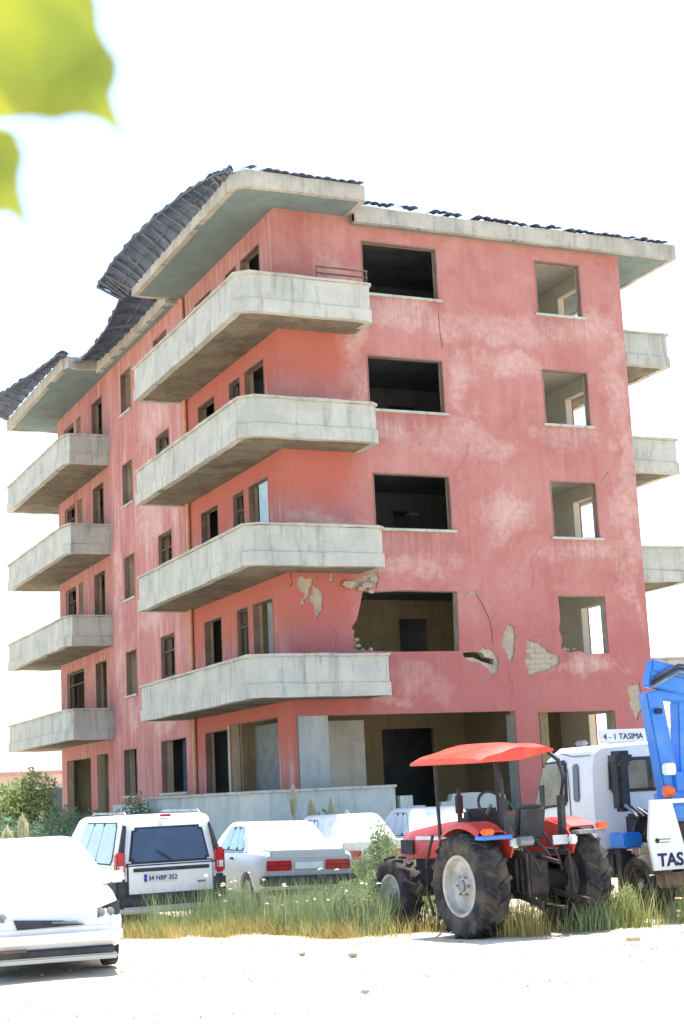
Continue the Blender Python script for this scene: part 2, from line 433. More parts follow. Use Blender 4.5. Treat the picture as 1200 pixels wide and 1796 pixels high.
patches = [
    [(5.93, 5.91), (6.08, 5.74), (6.07, 5.45), (5.96, 4.98), (5.85, 4.93), (5.76, 5.21), (5.66, 5.38), (5.78, 5.69)],
    [(6.41, 5.51), (6.67, 5.42), (6.85, 5.33), (7.02, 5.2), (7.31, 5.09), (7.36, 4.97), (7.22, 4.8), (7.05, 4.78), (6.86, 4.69), (6.6, 4.66), (6.43, 4.58), (6.33, 4.88), (6.38, 5.15)],
    [(4.56, 5.12), (4.58, 5.2), (5.0, 5.215), (5.12, 5.32), (5.37, 5.27), (5.55, 5.03), (5.52, 4.85), (5.49, 4.67), (5.36, 4.59), (5.24, 4.80), (5.06, 4.9), (4.62, 5.02)],
    [(4.56, 6.66), (4.8, 6.70), (5.03, 6.72), (5.06, 6.63), (5.21, 6.38), (5.38, 6.02), (5.43, 5.7), (5.42, 5.40), (5.405, 5.40), (5.405, 5.7), (5.355, 6.01), (5.18, 6.36), (5.02, 6.62), (4.8, 6.64), (4.66, 6.59), (4.57, 6.61)],
    [(1.25, 6.77), (1.6, 6.86), (2.0, 7.05), (2.37, 7.14), (2.35, 6.95), (2.3, 6.76), (1.98, 6.75), (1.71, 6.73)],
    [(.63, 6.82), (.88, 6.69), (.90, 6.45), (.84, 6.21), (.71, 6.0), (.64, 6.2), (.53, 6.48)],
    [(.22, 7.02), (.5, 6.95), (.78, 7.0), (.62, 6.86), (.56, 6.62), (.33, 6.27), (.29, 6.34), (.43, 6.61), (.3, 6.7), (.23, 6.75)],
    [(.06, 7.12), (.11, 7.1), (.09, 6.72), (.05, 6.78)],
    [(1.08, 7.1), (1.18, 7.08), (1.12, 6.86), (1.06, 6.92)],
    [(6.30, 16.0), (6.34, 16.0), (6.36, 15.6), (6.32, 15.2), (6.34, 14.6), (6.315, 14.6), (6.29, 15.2), (6.33, 15.6)] if False else [(9.3, 4.3), (9.7, 4.35), (9.8, 3.9), (9.55, 3.4), (9.38, 3.7)],
    [(4.44, 13.9), (4.455, 13.9), (4.47, 13.5), (4.5, 13.2), (4.52, 12.95), (4.50, 12.95), (4.47, 13.2), (4.445, 13.5)],
]
def ragged(p, amp=.022, step=.07):
    rs = random.Random(int(sum(u*31+v*17 for u, v in p)*100)); out = []
    for (a, b), (c_, d_) in zip(p, p[1:]+p[:1]):
        n_ = max(1, int(math.hypot(c_-a, d_-b)/step))
        for i in range(n_):
            j = amp if i else amp*.3
            out.append((a+(c_-a)*i/n_+rs.uniform(-j, j), b+(d_-b)*i/n_+rs.uniform(-j, j)))
    return out
def crack(pts, wd):
    rs = random.Random(int(pts[0][0]*100)); P = []
    for (a, b), (c_, d_) in zip(pts, pts[1:]):
        n_ = max(1, int(math.hypot(c_-a, d_-b)/.12))
        P += [(a+(c_-a)*i/n_+rs.uniform(-.03, .03), b+(d_-b)*i/n_+rs.uniform(-.03, .03)) for i in range(n_)]
    P.append(pts[-1]); n_ = len(P)
    o = offset_path(P, wd/2); q = offset_path(P, -wd/2)
    return o[1:-1]+[P[-1]]+q[1:-1][::-1]+[P[0]]
patches += [crack([(6.12, 5.4), (6.3, 5.3), (6.36, 5.2)], .012) if False else crack([(7.0, 7.9), (6.7, 7.5), (6.75, 7.0), (6.5, 6.6)], .008), crack([(9.0, 5.0), (9.3, 4.7), (9.45, 4.45)], .008), crack([(9.05, 6.7), (9.3, 7.2), (9.4, 7.9)], .008),
            crack([(4.6, 9.7), (5.0, 10.1), (5.1, 10.6)], .008), crack([(1.0, 5.9), (1.2, 5.6), (1.15, 5.2)], .008), crack([(5.75, 4.8), (5.9, 4.4), (5.85, 4.0)], .008), crack([(8.95, 9.6), (9.3, 10.0)], .012)]
patches = [ragged(p, 0, 9) if i > 10 else ragged(p, .004 if i in (3, 10) else .032, .055 if i not in (3, 10) else .2) for i, p in enumerate(patches)]
skin = obj('wall', plate(rect(-.003, W, 0, H), front_open+patches, fr(0), .035), 'pinkF', bld)
core_open = front_open + [hole_dark]
fcore = obj('wall', plate(rect(.035, W-.0, 0, H), core_open, fr(.0352), .215), 'patch', bld)
# hollow bricks showing where the plaster has dropped off, set against the bare render
bmesh_b = bx(-.145, .145, -.012, .02, -.062, .062, .006)
bmesh_b2 = B()
bme = None
for r_ in range(7):
    for c_ in range(4):
        x = 6.48+c_*.31+(.155 if r_ % 2 else 0); z = 4.66+r_*.137
        # keep to the patch outline
        inside = 4.60+.0*x < z < (5.50-(x-6.41)*.52) and z > 4.60+(x-6.43)*.25 and x < 7.28
        if not inside: continue
        if bme is None:
            o = obj('brick', bmesh_b, 'brick', fcore); bme = o.data
        else:
            o = link(bpy.data.objects.new('brick', bme), fcore)
        o.location = (x+random.uniform(-.02, .02), .0385+random.uniform(-.006, .004), z); o.rotation_euler = (0, random.uniform(-.03, .03), 0)
# loose plaster flakes hanging at the broken corner
for (x, z, s, a) in [(2.02, 6.82, .30, .4), (2.2, 6.95, .24, -.3), (1.86, 6.72, .2, .9), (1.55, 6.83, .35, -.35), (2.12, 6.66, .16, 0), (1.67, 5.5, .12, .3), (1.7, 5.35, .16, 0)]:
    bm = B(); pts = []
    for i in range(7):
        t = 2*PI*i/7; rr = s*.5*random.uniform(.7, 1.15); pts.append((x+rr*math.cos(t+a), z+rr*.6*math.sin(t+a)))
    prism(bm, pts, lambda u, v, d: (u, -.05-(u-x)*.12-d, v), .05)
    obj('plaster_flake', bm, 'patch', bld)

# rubble lying in the broken opening, bent reinforcing bars at its torn edge
for i in range(14):
    bm = B(); bmesh.ops.create_icosphere(bm, subdivisions=1, radius=1); sz = random.uniform(.03, .085)
    for v in bm.verts: v.co *= random.uniform(.6, 1.2)
    bmesh.ops.scale(bm, vec=(sz, sz*.9, sz*.7), verts=bm.verts)
    o = obj('rubble_chunk', bm, 'patch', bld)
    o.location = (random.choice((random.uniform(1.62, 2.1), random.uniform(4.1, 4.5), random.uniform(7.4, 7.9))), random.uniform(.05, .18), 5.27 if i % 3 else 5.24)
for (x, z, dx, dz) in ((1.66, 5.68, .22, -.12), (1.80, 6.2, .2, .06), (1.9, 6.62, .16, -.2), (7.42, 5.6, .16, .1)):
    bm = B(); tube(bm, [(x-.08, .12, z), (x+dx*.5, .10, z+dz*.2), (x+dx, .06, z+dz)], .008, 5); obj('reinforcing_bar', bm, 'rebar', bld)
# side (left) facade: corner bay, middle bay set forward, far bay
sideC = []; sideM = []; sideL = []
for k in ROWS:
    z = 3*k
    sideC += [rect(4.70, 6.10, 4.40+z, 6.66+z), rect(2.72, 3.55, 5.25+z, 6.66+z), rect(1.02, 2.40, 4.40+z, 6.66+z)]
    sideM += [rect(8.42, 9.72, 5.40+z, 6.66+z), rect(12.2, 13.35, 5.20+z, 6.58+z)]
    sideL += [rect(15.98, 17.35, 4.40+z, 6.62+z)]
    sideL += [rect(18.90, 21.30, 4.40+z, 6.62+z)] if k == 0 else [rect(18.85, 19.45, 4.9+z, 6.62+z), rect(19.85, 21.3, 4.40+z, 6.62+z)]
sideC += [rect(4.50, 6.30, 1.30, 3.70), rect(1.0, 4.34, 1.30, 3.78)]
sideM += [rect(7.6, 9.92, 2.15, 3.66), rect(12.4, 13.8, 2.14, 3.58)]
sideL += [rect(16.0, 17.4, 1.30, 3.56), rect(18.2, 21.5, 1.30, 3.52)]
obj('wall', plate(rect(.0352, 7.1, 0, H), sideC, lf(-.003), .035), 'pinkL', bld)
obj('wall', plate(rect(.04, 7.1, 0, H), sideC, lf(.0322), .218), 'core', bld)
obj('wall', plate(rect(7.1, 14.8, 0, H), sideM, lf(-.10), .04), 'pinkL', bld)
obj('wall', plate(rect(7.1, 14.8, 0, H), sideM, lf(-.06), .31), 'core', bld)
obj('wall', plate(rect(14.8, LE, 0, H), sideL, lf(0), .035), 'pinkL', bld)
obj('wall', plate(rect(14.8, LE, 0, H), sideL, lf(.035), .215), 'core', bld)
# right (hidden) and rear walls with door openings and added light openings
east = []
for k in ROWS: east += [rect(1.72, 2.72, 4.30+3*k, 6.65+3*k), rect(.5, 1.4, 4.7+3*k, 6.65+3*k), rect(5.0, 6.4, 5.0+3*k, 6.65+3*k), rect(8.5, 9.8, 5.2+3*k, 6.6+3*k), rect(16, 17.4, 4.3+3*k, 6.6+3*k)]  # opening nearest the front corner is unseen, added to brighten the rooms behind
east += [rect(1.9, 2.75, 2.2, 3.72), rect(12, 13.5, 2.1, 3.6)]
obj('wall', plate(rect(.252, LE, 0, H), east, lambda u, v, d: (W-d, u, v), .05), 'pinkL', bld)
obj('wall', plate(rect(.252, LE-.06, 0, H), east, lambda u, v, d: (W-.05-d, u, v), .2), 'light', bld)
rear = [rect(1.5+3.2*j, 2.9+3.2*j, 5.2+3*k, 6.6+3*k) for j in (1, 2) for k in ROWS]
obj('wall', plate(rect(.25, W-.25, 0, H), rear, lambda u, v, d: (u, LE-d, v), .05), 'pinkL', bld)
obj('wall', plate(rect(.25, W-.25, 0, H), rear, lambda u, v, d: (u, LE-.05-d, v), .2), 'beige', bld)

# window linings and sills, one for each opening
def lining(fn, a, b, c, d, sill=True, mat='jamb', t=.03, proud=-.010, depth=.14):
    bm = plate(rect(a, b, c, d), [rect(a+t, b-t, c+t, d-t)], lambda u, v, e: fn(u, v, e+proud), depth)
    o = obj('window_lining', bm, mat, bld)
    if sill:
        bm = B(); prism(bm, rect(a-.08, b+.08, c-.05, c+.012), lambda u, v, e: fn(u, v, e-.07), .22)
        obj('sill', bm, 'conc', o)
    return o
for k in ROWS:
    if k: lining(fr(), 2.35, 4.49, 5.22+3*k, 6.62+3*k); lining(fr(), 7.43, 8.84, 5.13+3*k, 6.62+3*k)
    lining(lf(-.10), 8.42, 9.72, 5.40+3*k, 6.66+3*k); lining(lf(-.10), 12.2, 13.35, 5.20+3*k, 6.58+3*k)
    for a, b, c, d in ((4.70, 6.10, 4.40, 6.66), (2.72, 3.55, 5.25, 6.66), (1.02, 2.40, 4.40, 6.66)):
        lining(lf(), a, b, c+3*k, d+3*k, False)
    lining(lf(), 15.98, 17.35, 4.40+3*k, 6.62+3*k, False)
lining(lf(), 4.50, 6.30, 1.30, 3.70, False); lining(lf(-.1), 7.6, 9.92, 2.15, 3.66); lining(lf(-.1), 12.4, 13.8, 2.14, 3.58)
MT['frame'] = simple('old_window_frame', S(96, 82, 74), S(70, 62, 60), 5, .8)
for k in ROWS:      # remains of wooden frames in the side openings
    z = 3*k
    for a, b, c_, d_, xx in ((8.46, 9.68, 5.44, 6.62, -.02), (2.76, 3.51, 5.29, 6.62, .08), (19.9, 21.25, 4.45, 6.58, .08) if k else (18.95, 21.25, 4.45, 6.58, .08)):
        hs_ = [rect(a+.05, (a+b)/2-.025, c_+.05, d_-.45), rect((a+b)/2+.025, b-.05, c_+.05, d_-.45), rect(a+.05, b-.05, d_-.40, d_-.05)]
        obj('window_frame', plate(rect(a, b, c_+z, d_+z), [[(u, v+z) for u, v in h_] for h_ in hs_], lf(xx), .05), 'frame', bld)
# floors, ceilings and partitions inside
for k in range(-1, 5):
    zf = 4.05+3*k
    obj('floor_slab', bx(.26, 6.84, .26, LE-.26, zf, zf+.2), 'raw' if k > 0 else 'ceil', bld)
    obj('floor_slab', bx(6.842, W-.26, .26, LE-.26, zf, zf+.2), 'light', bld)
inner = lambda n, u0, u1, z0, z1, holes, fn, mat: obj(n, plate(rect(u0, u1, z0, z1), holes, fn, .12), mat, bld)
for k in range(-1, 4):
    z0, z1 = 4.256+3*k, 7.044+3*k
    m1 = {-1: 'ochre', 0: 'beige'}.get(k, 'raw'); m2 = {-1: 'ochre'}.get(k, 'light')
    dh = rect(4.95, 5.82, z0+.002, z0+2.28) if k >= 0 else rect(4.25, 5.8, z0+.002, z0+2.3)
    dh = [(dh[0][0], z0), (dh[1][0], z0), dh[2], dh[3]]
    out = [(.26, z0), dh[0], dh[3], dh[2], dh[1], (6.9, z0), (6.9, z1), (.26, z1)]
    obj('room_wall', plate(out, [], fr(4.2), .12), m1, bld)
    inner('room_wall', .26, 4.194, z0, z1, [], lf(6.78), m1)
    inner('room_wall', .26, 4.194, z0, z1, [], lf(6.902), m2)
    obj('room_wall', bx(7.03, W-.262, .2525, .262, z0, z1), m2, bld) if False else None
    inner('room_wall', 7.03, W-.26, z0, z1, [], fr(4.2), m2)
    inner('room_wall', .26, W-.26, z0, z1, [rect(3, 4, z0+.01, z0+2.1)], fr(7.2), 'raw')
    inner('room_wall', .26, W-.26, z0, z1, [rect(3, 4, z0+.01, z0+2.1)], fr(14.8), 'raw')
    inner('room_wall', 7.33, 14.79, z0, z1, [], lf(3.2), 'raw')
    inner('room_wall', 14.93, LE-.26, z0, z1, [], lf(3.2), 'raw')
    inner('room_wall', 4.33, 7.19, z0, z1, [], lf(4.2), 'raw')
# ground floor frame: concrete corner column, post, shutters, low broken wall
obj('column', bx(.10, .86, -.012, .48, 1.28, 3.727), 'concG', bld)
obj('column', bx(5.95, 6.58, .05, .5, 1.25, 3.66), 'concG', bld)
obj('post', bx(-.02, .20, 4.36, 4.48, 1.26, 3.77), 'conc', bld)
obj('shutter', bx(.62, .70, 2.35, 4.32, 1.26, 3.72), 'doorg', bld)
obj('shutter', bx(.5, .58, 7.7, 9.8, 1.3, 3.64), MT['sheet'], bld)
obj('room_wall', bx(1.9, 2.9, 2.4, 2.52, 1.26, 3.72), 'ceil', bld)
bm = B(); prism(bm, [(3.45, 0), (5.3, 0), (5.3, 1.70), (5.02, 1.76), (4.4, 1.80), (3.86, 1.78), (3.8, 1.62), (3.55, 1.60), (3.5, 1.3)], fr(-.35), .2)
obj('low_wall', bm, 'plinth', bld)
for i, (x0, zt) in enumerate(((2.10, 1.80), (2.42, 1.56), (2.74, 1.32), (3.06, 1.08))):
    obj('stair_step', bx(x0, x0+.315, -1.1, .02, 0, zt), 'plinth', bld)
# door leaves seen on the balconies
d = obj('door', bx(.10, .14, 1.06, 1.92, 7.46, 9.60), 'door', bld)
obj('handle', bx(.07, .10, 1.75, 1.80, 8.4, 8.46), 'steel', d)
obj('door', bx(.16, .20, 1.06, 1.8, 4.46, 6.60), 'doorg', bld)
obj('drainpipe', (lambda b: (tube(b, [(-.07, 7.02, .3), (-.07, 7.02, 16.1)], .055, 10), b)[1])(B()), 'pipe', bld, 40)

# balconies
def balcony(path, k, zt, zb):
    """slab > parapet, band, coping;  path runs with the outside on its right"""
    poly = list(path); z0, z1 = zb+3*k, zt+3*k
    bm = B(); prism(bm, offset_path(poly, .02), lambda u, v, e: (u, v, z0+e), .19)
    bmesh.ops.triangulate(bm, faces=bm.faces[:])
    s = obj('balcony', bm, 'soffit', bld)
    obj('parapet', ribbon(path, 0, .13, z0+.30, z1-.05, .01), 'conc', s)
    obj('slab_band', ribbon(path, -.035, .15, z0-.012, z0+.3, .014), 'conc', s)
    obj('coping', ribbon(path, -.05, .18, z1-.05, z1+.01, .013), 'fascia', s)
    return s
PC = [(0-.0, 7.40), (-1.415, 7.40), (-1.415, -.87), (-1.137, -1.13), (1.86, -1.13), (2.0, -1.06), (2.035, -.92), (2.035, -.002)]
PLb = [(2.0, LE+.002), (2.0, 23.6), (1.8, 23.95), (-1.53, 23.95), (-1.53, 15.45), (-1.38, 15.0), (-.002, 15.0)]
PE = [(W+.002, .45), (11.85, .45), (11.85, 6.8), (W+.002, 6.8)]
PCc = [(-.002, 7.40)]+PC[1:]
def close(path, inner):
    return path
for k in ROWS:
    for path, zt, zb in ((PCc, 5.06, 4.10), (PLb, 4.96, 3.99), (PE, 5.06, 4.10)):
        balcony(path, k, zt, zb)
# terrace wall round the raised ground floor
s = obj('terrace', (lambda b: (prism(b, offset_path(PCc, .02), lambda u, v, e: (u, v, e-.1), 1.32), bmesh.ops.triangulate(b, faces=b.faces[:]), b)[2])(B()), 'plinth', bld)
obj('parapet', ribbon(PCc, 0, .14, -.1, 2.0, 0), 'plinth', s)
obj('coping', ribbon(PCc, -.04, .19, 2.0, 2.06, .004), 'conc', s)
obj('plinth', bx(-.18, -.104, 7.45, 14.9, -.1, 1.9), 'plinth', bld)
# steel hand rail on the top balcony
bm = B()
for p in ([(.62, -1.06, 14.0), (.62, -1.06, 14.38), (2.0, -1.02, 14.40)], [(.62, -1.06, 14.22), (2.0, -1.02, 14.24)], [(1.96, -1.02, 14.0), (1.96, -1.02, 14.42)]):
    tube(bm, p, .022, 6)
obj('hand_rail', bm, 'steel', bld)

# roof: concrete canopies, eaves, gutters of torn sheet, tiles
def canopy(path, z0, z1, name='canopy', lip=.02):
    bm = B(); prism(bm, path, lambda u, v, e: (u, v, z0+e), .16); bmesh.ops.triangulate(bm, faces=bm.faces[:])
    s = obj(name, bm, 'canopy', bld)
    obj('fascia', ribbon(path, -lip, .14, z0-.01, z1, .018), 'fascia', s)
    return s
canopy(PCc, 16.2, 16.58)
canopy(PLb, 16.2, 16.58)
canopy([(-.104, 15.0), (-.42, 15.0), (-.42, 7.42), (-.104, 7.42)], 16.1, 16.5, 'eave')
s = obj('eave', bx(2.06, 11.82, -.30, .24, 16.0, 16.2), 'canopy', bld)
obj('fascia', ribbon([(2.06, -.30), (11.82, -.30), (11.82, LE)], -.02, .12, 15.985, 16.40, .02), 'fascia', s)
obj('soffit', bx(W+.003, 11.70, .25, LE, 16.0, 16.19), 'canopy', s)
def hip(bm, x0, x1, y0, y1, z, h):
    xm = (x0+x1)/2; d = (x1-x0)/2
    v = [bm.verts.new(p) for p in ((x0, y0, z), (x1, y0, z), (x1, y1, z), (x0, y1, z), (xm, y0+d, z+h), (xm, y1-d, z+h))]
    for f in ((0, 1, 4), (1, 2, 5, 4), (2, 3, 5), (3, 0, 4, 5), (0, 3, 2, 1)): bm.faces.new([v[i] for i in f])
bm = B(); hip(bm, .1, 11.6, -.15, LE, 16.42, 1.1)
roof = obj('roof', bm, 'tile', bld)
# broken tile edge above the long fascia
tb = B()
n = 7
a = [[tb.verts.new((-.11+.22*i/n, y, .035*math.sin(PI*i/n)+z)) for i in range(n+1)] for y, z in ((-.2, 0), (.22, .09))]
for i in range(n): tb.faces.new((a[0][i], a[0][i+1], a[1][i+1], a[1][i]))
r_ = bmesh.ops.extrude_face_region(tb, geom=tb.faces[:], use_keep_orig=True)
bmesh.ops.translate(tb, vec=(0, 0, .018), verts=[v for v in r_['geom'] if isinstance(v, bmesh.types.BMVert)])
tile0 = obj('roof_tile', tb, 'tile', roof)
first = True
x = 2.2
while x < 11.6:
    if not (5.0 < x < 5.35 or random.random() < .08):
        o = tile0 if first else link(bpy.data.objects.new('roof_tile', tile0.data), roof)
        first = False
        hgt = .07*max(0, 1-(x-2.2)/5)
        o.location = (x, -.22+random.uniform(-.03, .03), 16.415+hgt+random.uniform(-.015, .02)); o.rotation_euler = (random.uniform(-.12, .12), random.uniform(-.15, .15), random.uniform(-.15, .15))
    x += .215
x = -1.0
while x < 1.95:
    if random.random() > .12:
        o = link(bpy.data.objects.new('roof_tile', tile0.data), roof)
        o.location = (x, -1.05+random.uniform(-.03, .03), 16.575+.05*max(0, (-x+.6)/1.6)+random.uniform(-.01, .01)); o.rotation_euler = (random.uniform(-.1, .1), random.uniform(-.15, .15), random.uniform(-.15, .15))
    x += .215
# torn strips of metal sheet hanging past the side canopies, battens on their undersides
def sheet(rows, nb, name='roof_sheet'):
    """rows: list of (y, x_in, z_in, x_out, z_out)"""
    bm = B(); V = []
    fine = []
    for a, b in zip(rows, rows[1:]):
        n = 10
        for i in range(n): fine.append([p+(q-p)*i/n for p, q in zip(a, b)])
    fine.append(list(rows[-1]))
    m = 6
    for j, (y, xi, zi, xo, zo) in enumerate(fine):
        V.append([bm.verts.new((xi+(xo-xi)*i/m*(1+random.uniform(-.03, .03)*(i == m)), y+random.uniform(-.03, .03), zi+(zo-zi)*i/m+.03*math.sin(j*1.9)+random.uniform(-.006, .006)+.10*math.sin(PI*i/m)+.02*math.sin(j*.73+1)*i/m)) for i in range(m+1)])
    for p, q in zip(V, V[1:]):
        for i in range(m): bm.faces.new((p[i], p[i+1], q[i+1], q[i]))
    r_ = bmesh.ops.extrude_face_region(bm, geom=bm.faces[:], use_keep_orig=True)
    bmesh.ops.translate(bm, vec=(0, 0, .03), verts=[v for v in r_['geom'] if isinstance(v, bmesh.types.BMVert)])
    s = obj(name, bm, 'sheet', bld)
    for i in range(nb):
        t = (i+.4+random.uniform(-.15, .15))/nb*(len(fine)-1); j = int(t); y, xi, zi, xo, zo = fine[j]
        b = B(); obox(b, (xi, y, zi-.03), (xi+(xo-xi)*random.uniform(.7, 1.04), y+random.uniform(-.3, .1), zo-.02+random.uniform(-.03, .03)), random.uniform(.04, .07), .03)
        obj('batten', b, 'batten', s)
    for f_ in (.35, .97):
        b = B(); pts = [(xi+(xo-xi)*f_, y, zi+(zo-zi)*f_+.06*math.sin(PI*f_)-.02) for (y, xi, zi, xo, zo) in fine[::4]+[fine[-1]]]
        tube(b, pts, .024, 5); obj('batten', b, 'batten', s)
    return s
sheet([(-1.0, -1.40, 16.56, -1.50, 16.58), (-.5, -1.44, 16.54, -1.78, 16.62), (1.0, -1.44, 16.50, -2.02, 16.70), (3.5, -1.44, 16.46, -2.22, 16.82), (6.0, -1.44, 16.44, -2.26, 16.84), (8.0, -1.42, 16.42, -2.24, 16.76), (8.35, -1.5, 16.38, -2.2, 16.70)], 26)
sheet([(7.7, -.40, 16.44, -1.62, 16.62), (8.6, -.42, 16.40, -1.52, 16.40), (10.2, -.42, 16.36, -1.42, 16.14), (12.0, -.42, 16.36, -1.38, 16.04), (13.8, -.42, 16.40, -1.30, 16.14), (15.0, -.40, 16.48, -1.22, 16.44)], 11)
sheet([(14.9, -1.40, 16.62, -1.75, 16.62), (16.5, -1.52, 16.62, -2.05, 16.50), (19.0, -1.55, 16.62, -2.30, 16.66), (21.5, -1.55, 16.62, -2.45, 16.85), (24.1, -1.55, 16.60, -2.40, 16.75)], 10)
bm = B(); obox(bm, (-1.0, 2.3, 17.05), (-1.55, 2.5, 17.0), .3, .16); obox(bm, (-.6, 2.2, 16.5), (-1.2, 2.4, 17.0), .06, .08)
obj('roof_debris', bm, 'pipe', bld)

# ------------------------------------------------------------------ vehicle materials
def paint(name, c, dust=S(190, 182, 165), rough=.35, amt=.35):
    g = NG(name); p = g.pos(True); z = g.sep(p)[2]
    n = g.noise(p, 3.5, 7, .65)
    low = g.ramp(g.math('ADD', g.math('MULTIPLY', z, .7), g.math('MULTIPLY', g.math('SUBTRACT', n, .5), .6)), .75, .2)
    f = g.math('MAXIMUM', g.math('MULTIPLY', low, .8), g.ramp(n, .48, .75))
    col = g.mix(g.math('MULTIPLY', f, amt), c, dust)
    g.bump(g.noise(p, 2.2, 3), .05, .03)
    g.done(col, rough, 0, .5)
    g.b.inputs['Coat Weight'].default_value = .25
    return g.m
MT['white'] = paint('white_car_paint', S(226, 228, 230))
MT['white2'] = paint('cream_white_paint', S(222, 220, 214), rough=.45, amt=.5)
MT['silver'] = paint('pale_grey_paint', S(176, 180, 184), rough=.4, amt=.3)
MT['red'] = paint('orange_red_paint', S(196, 50, 34), S(150, 98, 82), .5, .65)
MT['canopyred'] = paint('sun_faded_canopy', S(206, 58, 38), S(214, 118, 92), .38, .5)
MT['blue'] = paint('crane_blue_paint', S(32, 118, 206), S(120, 150, 180), .4, .5)
MT['rubber'] = simple('tyre_rubber', S(40, 40, 46), S(96, 88, 76), 4, .9, .5, 24, lo=.42, hi=.7)
MT['black'] = simple('black_plastic', S(42, 44, 50), S(66, 66, 70), 4, .6)
MT['dark'] = simple('dark_engine_metal', S(38, 38, 42), S(70, 62, 56), 7, .7, .3, 20)
MT['grey'] = simple('grey_metal', S(150, 152, 156), S(112, 112, 114), 6, .5, .2, 20, .4)
MT['rim'] = simple('dusty_rim', S(186, 186, 182), S(150, 148, 142), 5, .6)
MT['redlens'] = simple('red_lens', S(188, 24, 36), S(150, 14, 26), 12, .25, 0, 0, 0, .6)
MT['orangelens'] = simple('orange_lens', S(238, 104, 20), S(226, 84, 14), 12, .3, 0, 0, 0, .6)
MT['clearlens'] = simple('clear_lens', S(214, 220, 222), S(190, 196, 200), 12, .2, 0, 0, 0, .6)
MT['plate'] = simple('number_plate', S(216, 220, 224), S(200, 204, 208), 5, .5)
MT['navy'] = simple('navy_lettering', S(34, 36, 84), None, rough=.6)
MT['ink'] = simple('black_lettering', S(46, 46, 52), None, rough=.6)
MT['plateblue'] = simple('plate_blue_band', S(30, 70, 160), None, rough=.5)
MT['rust'] = simple('rusty_bumper', S(120, 100, 84), S(92, 60, 48), 5, .85, .3, 30)
def glass(name, tint, trans, rough=.04):
    g = NG(name)
    p = g.pos(True)
    g.done(g.mix(g.ramp(g.noise(p, 4, 6), .4, .7), tint, tuple(c*1.25 for c in tint[:3])), rough, 0, .7)
    g.b.inputs['Transmission Weight'].default_value = trans
    g.b.inputs['IOR'].default_value = 1.45
    return g.m
MT['glass'] = glass('dark_car_glass', S(60, 74, 96), .0)
MT['glassb'] = glass('sky_lit_glass', S(130, 158, 184), .0, .08)
MT['cabglass'] = simple('cab_glass', S(120, 118, 110), S(70, 70, 70), 2.2, .12, 0, 0, 0, .7)
MT['glareglass'] = simple('glare_white_glass', S(196, 204, 208), S(222, 224, 222), 3, .35, .1, 60, 0, .6)  # white sun glare on car windows put into the diffuse base colour
MT['paleglass'] = simple('reflection_pale_glass', S(150, 160, 168), S(186, 192, 196), 2.5, .12, 0, 0, 0, .8)  # sky reflection on the saloon glass painted in as a pale tone

def wheel(parent, x, y, r, wd, rimr, side, rimmat='rim', name='wheel', lugs=0, n=32, z=None):
    """side +1: outer face looks to +x"""
    z = r if z is None else z
    bm = B(); h = wd/2; s = side
    lathe(bm, [(rimr, -h*.8*s), (r*.93, -h*s), (r, -h*.72*s), (r, h*.72*s), (r*.93, h*s), (rimr+.03, h*s), (rimr, h*.86*s), (rimr*.98, h*.3*s)], n)
    for i in range(lugs):
        for sd_ in (-1, 1):
            t = 2*PI*(i+(.5 if sd_ > 0 else 0))/lugs; t2 = t+.20
            a = Vector((sd_*h*.98, (r*.97)*math.cos(t), (r*.97)*math.sin(t))); b = Vector((sd_*h*.02, (r+.012)*math.cos(t2), (r+.012)*math.sin(t2)))
            obox(bm, a, b, .05, .06, (0, math.cos(t), math.sin(t)))
    t_ = obj(name, bm, 'rubber', parent, 50)
    bm = B()
    lathe(bm, [(rimr*1.03, h*.84*s), (rimr*1.0, h*.95*s), (rimr*.9, h*.9*s), (rimr*.84, h*.42*s), (rimr*.55, h*.25*s), (rimr*.34, h*.42*s), (rimr*.28, h*.62*s), (.0, h*.62*s)], n)
    rm = obj('rim', bm, rimmat, t_, 40)
    bm = B(); lathe(bm, [(rimr*.2, h*.55*s), (rimr*.2, h*.78*s), (rimr*.12, h*.86*s), (0, h*.86*s)], 12)
    for i in range(6):
        t = 2*PI*i/6; lathe(bm, [(rimr*.045, h*.5*s), (rimr*.045, h*.72*s), (0, h*.72*s)], 6, 0, rimr*.31*math.cos(t), rimr*.31*math.sin(t))
    obj('hub', bm, 'grey', t_, 40)
    t_.location = (x, y, z)
    return t_

def rsec(y, wdt, zb, zt, tumble=.06, crown=.025, r=.1):
    """rounded car body section at station y (full ring)"""
    h = []
    h += [(0, zb), (wdt*.82, zb), (wdt*.95, zb+.04), (wdt*.99, zb+.16), (wdt, zb+(zt-zb)*.55), (wdt*(1-tumble*.35), zt-r), (wdt*(1-tumble*.8)-r*.3, zt-r*.25), (wdt*(1-tumble)-r, zt), (wdt*.45, zt+crown*.8), (0, zt+crown)]
    right = [Vector((x, y, z)) for x, z in h]
    left = [Vector((-x, y, z)) for x, z in h[1:-1]][::-1]
    return right+left

def lerp(a, b, t): return a+(b-a)*t
def quad_uv(q, s0, s1, t0, t1):
    """sub-quad of a (bottom-left, bottom-right, top-right, top-left) quad"""
    f = lambda s, t: lerp(lerp(q[0], q[1], s), lerp(q[3], q[2], s), t)
    return [f(s0, t0), f(s1, t0), f(s1, t1), f(s0, t1)]
def pane(name, q, mat, parent, t=.016, off=.006):
    q = [Vector(p) for p in q]; n = (q[1]-q[0]).cross(q[3]-q[0]).normalized()
    bm = B(); panel_on(bm, [p+n*off for p in q], t)
    vb = [e for e in bm.edges if abs((e.verts[0].co-e.verts[1].co).normalized().dot(n)) > .9]
    bmesh.ops.bevel(bm, geom=vb, offset=min(.045, .2*min((q[1]-q[0]).length, (q[3]-q[0]).length)), segments=4, affect='EDGES')
    return obj(name, bm, mat, parent)

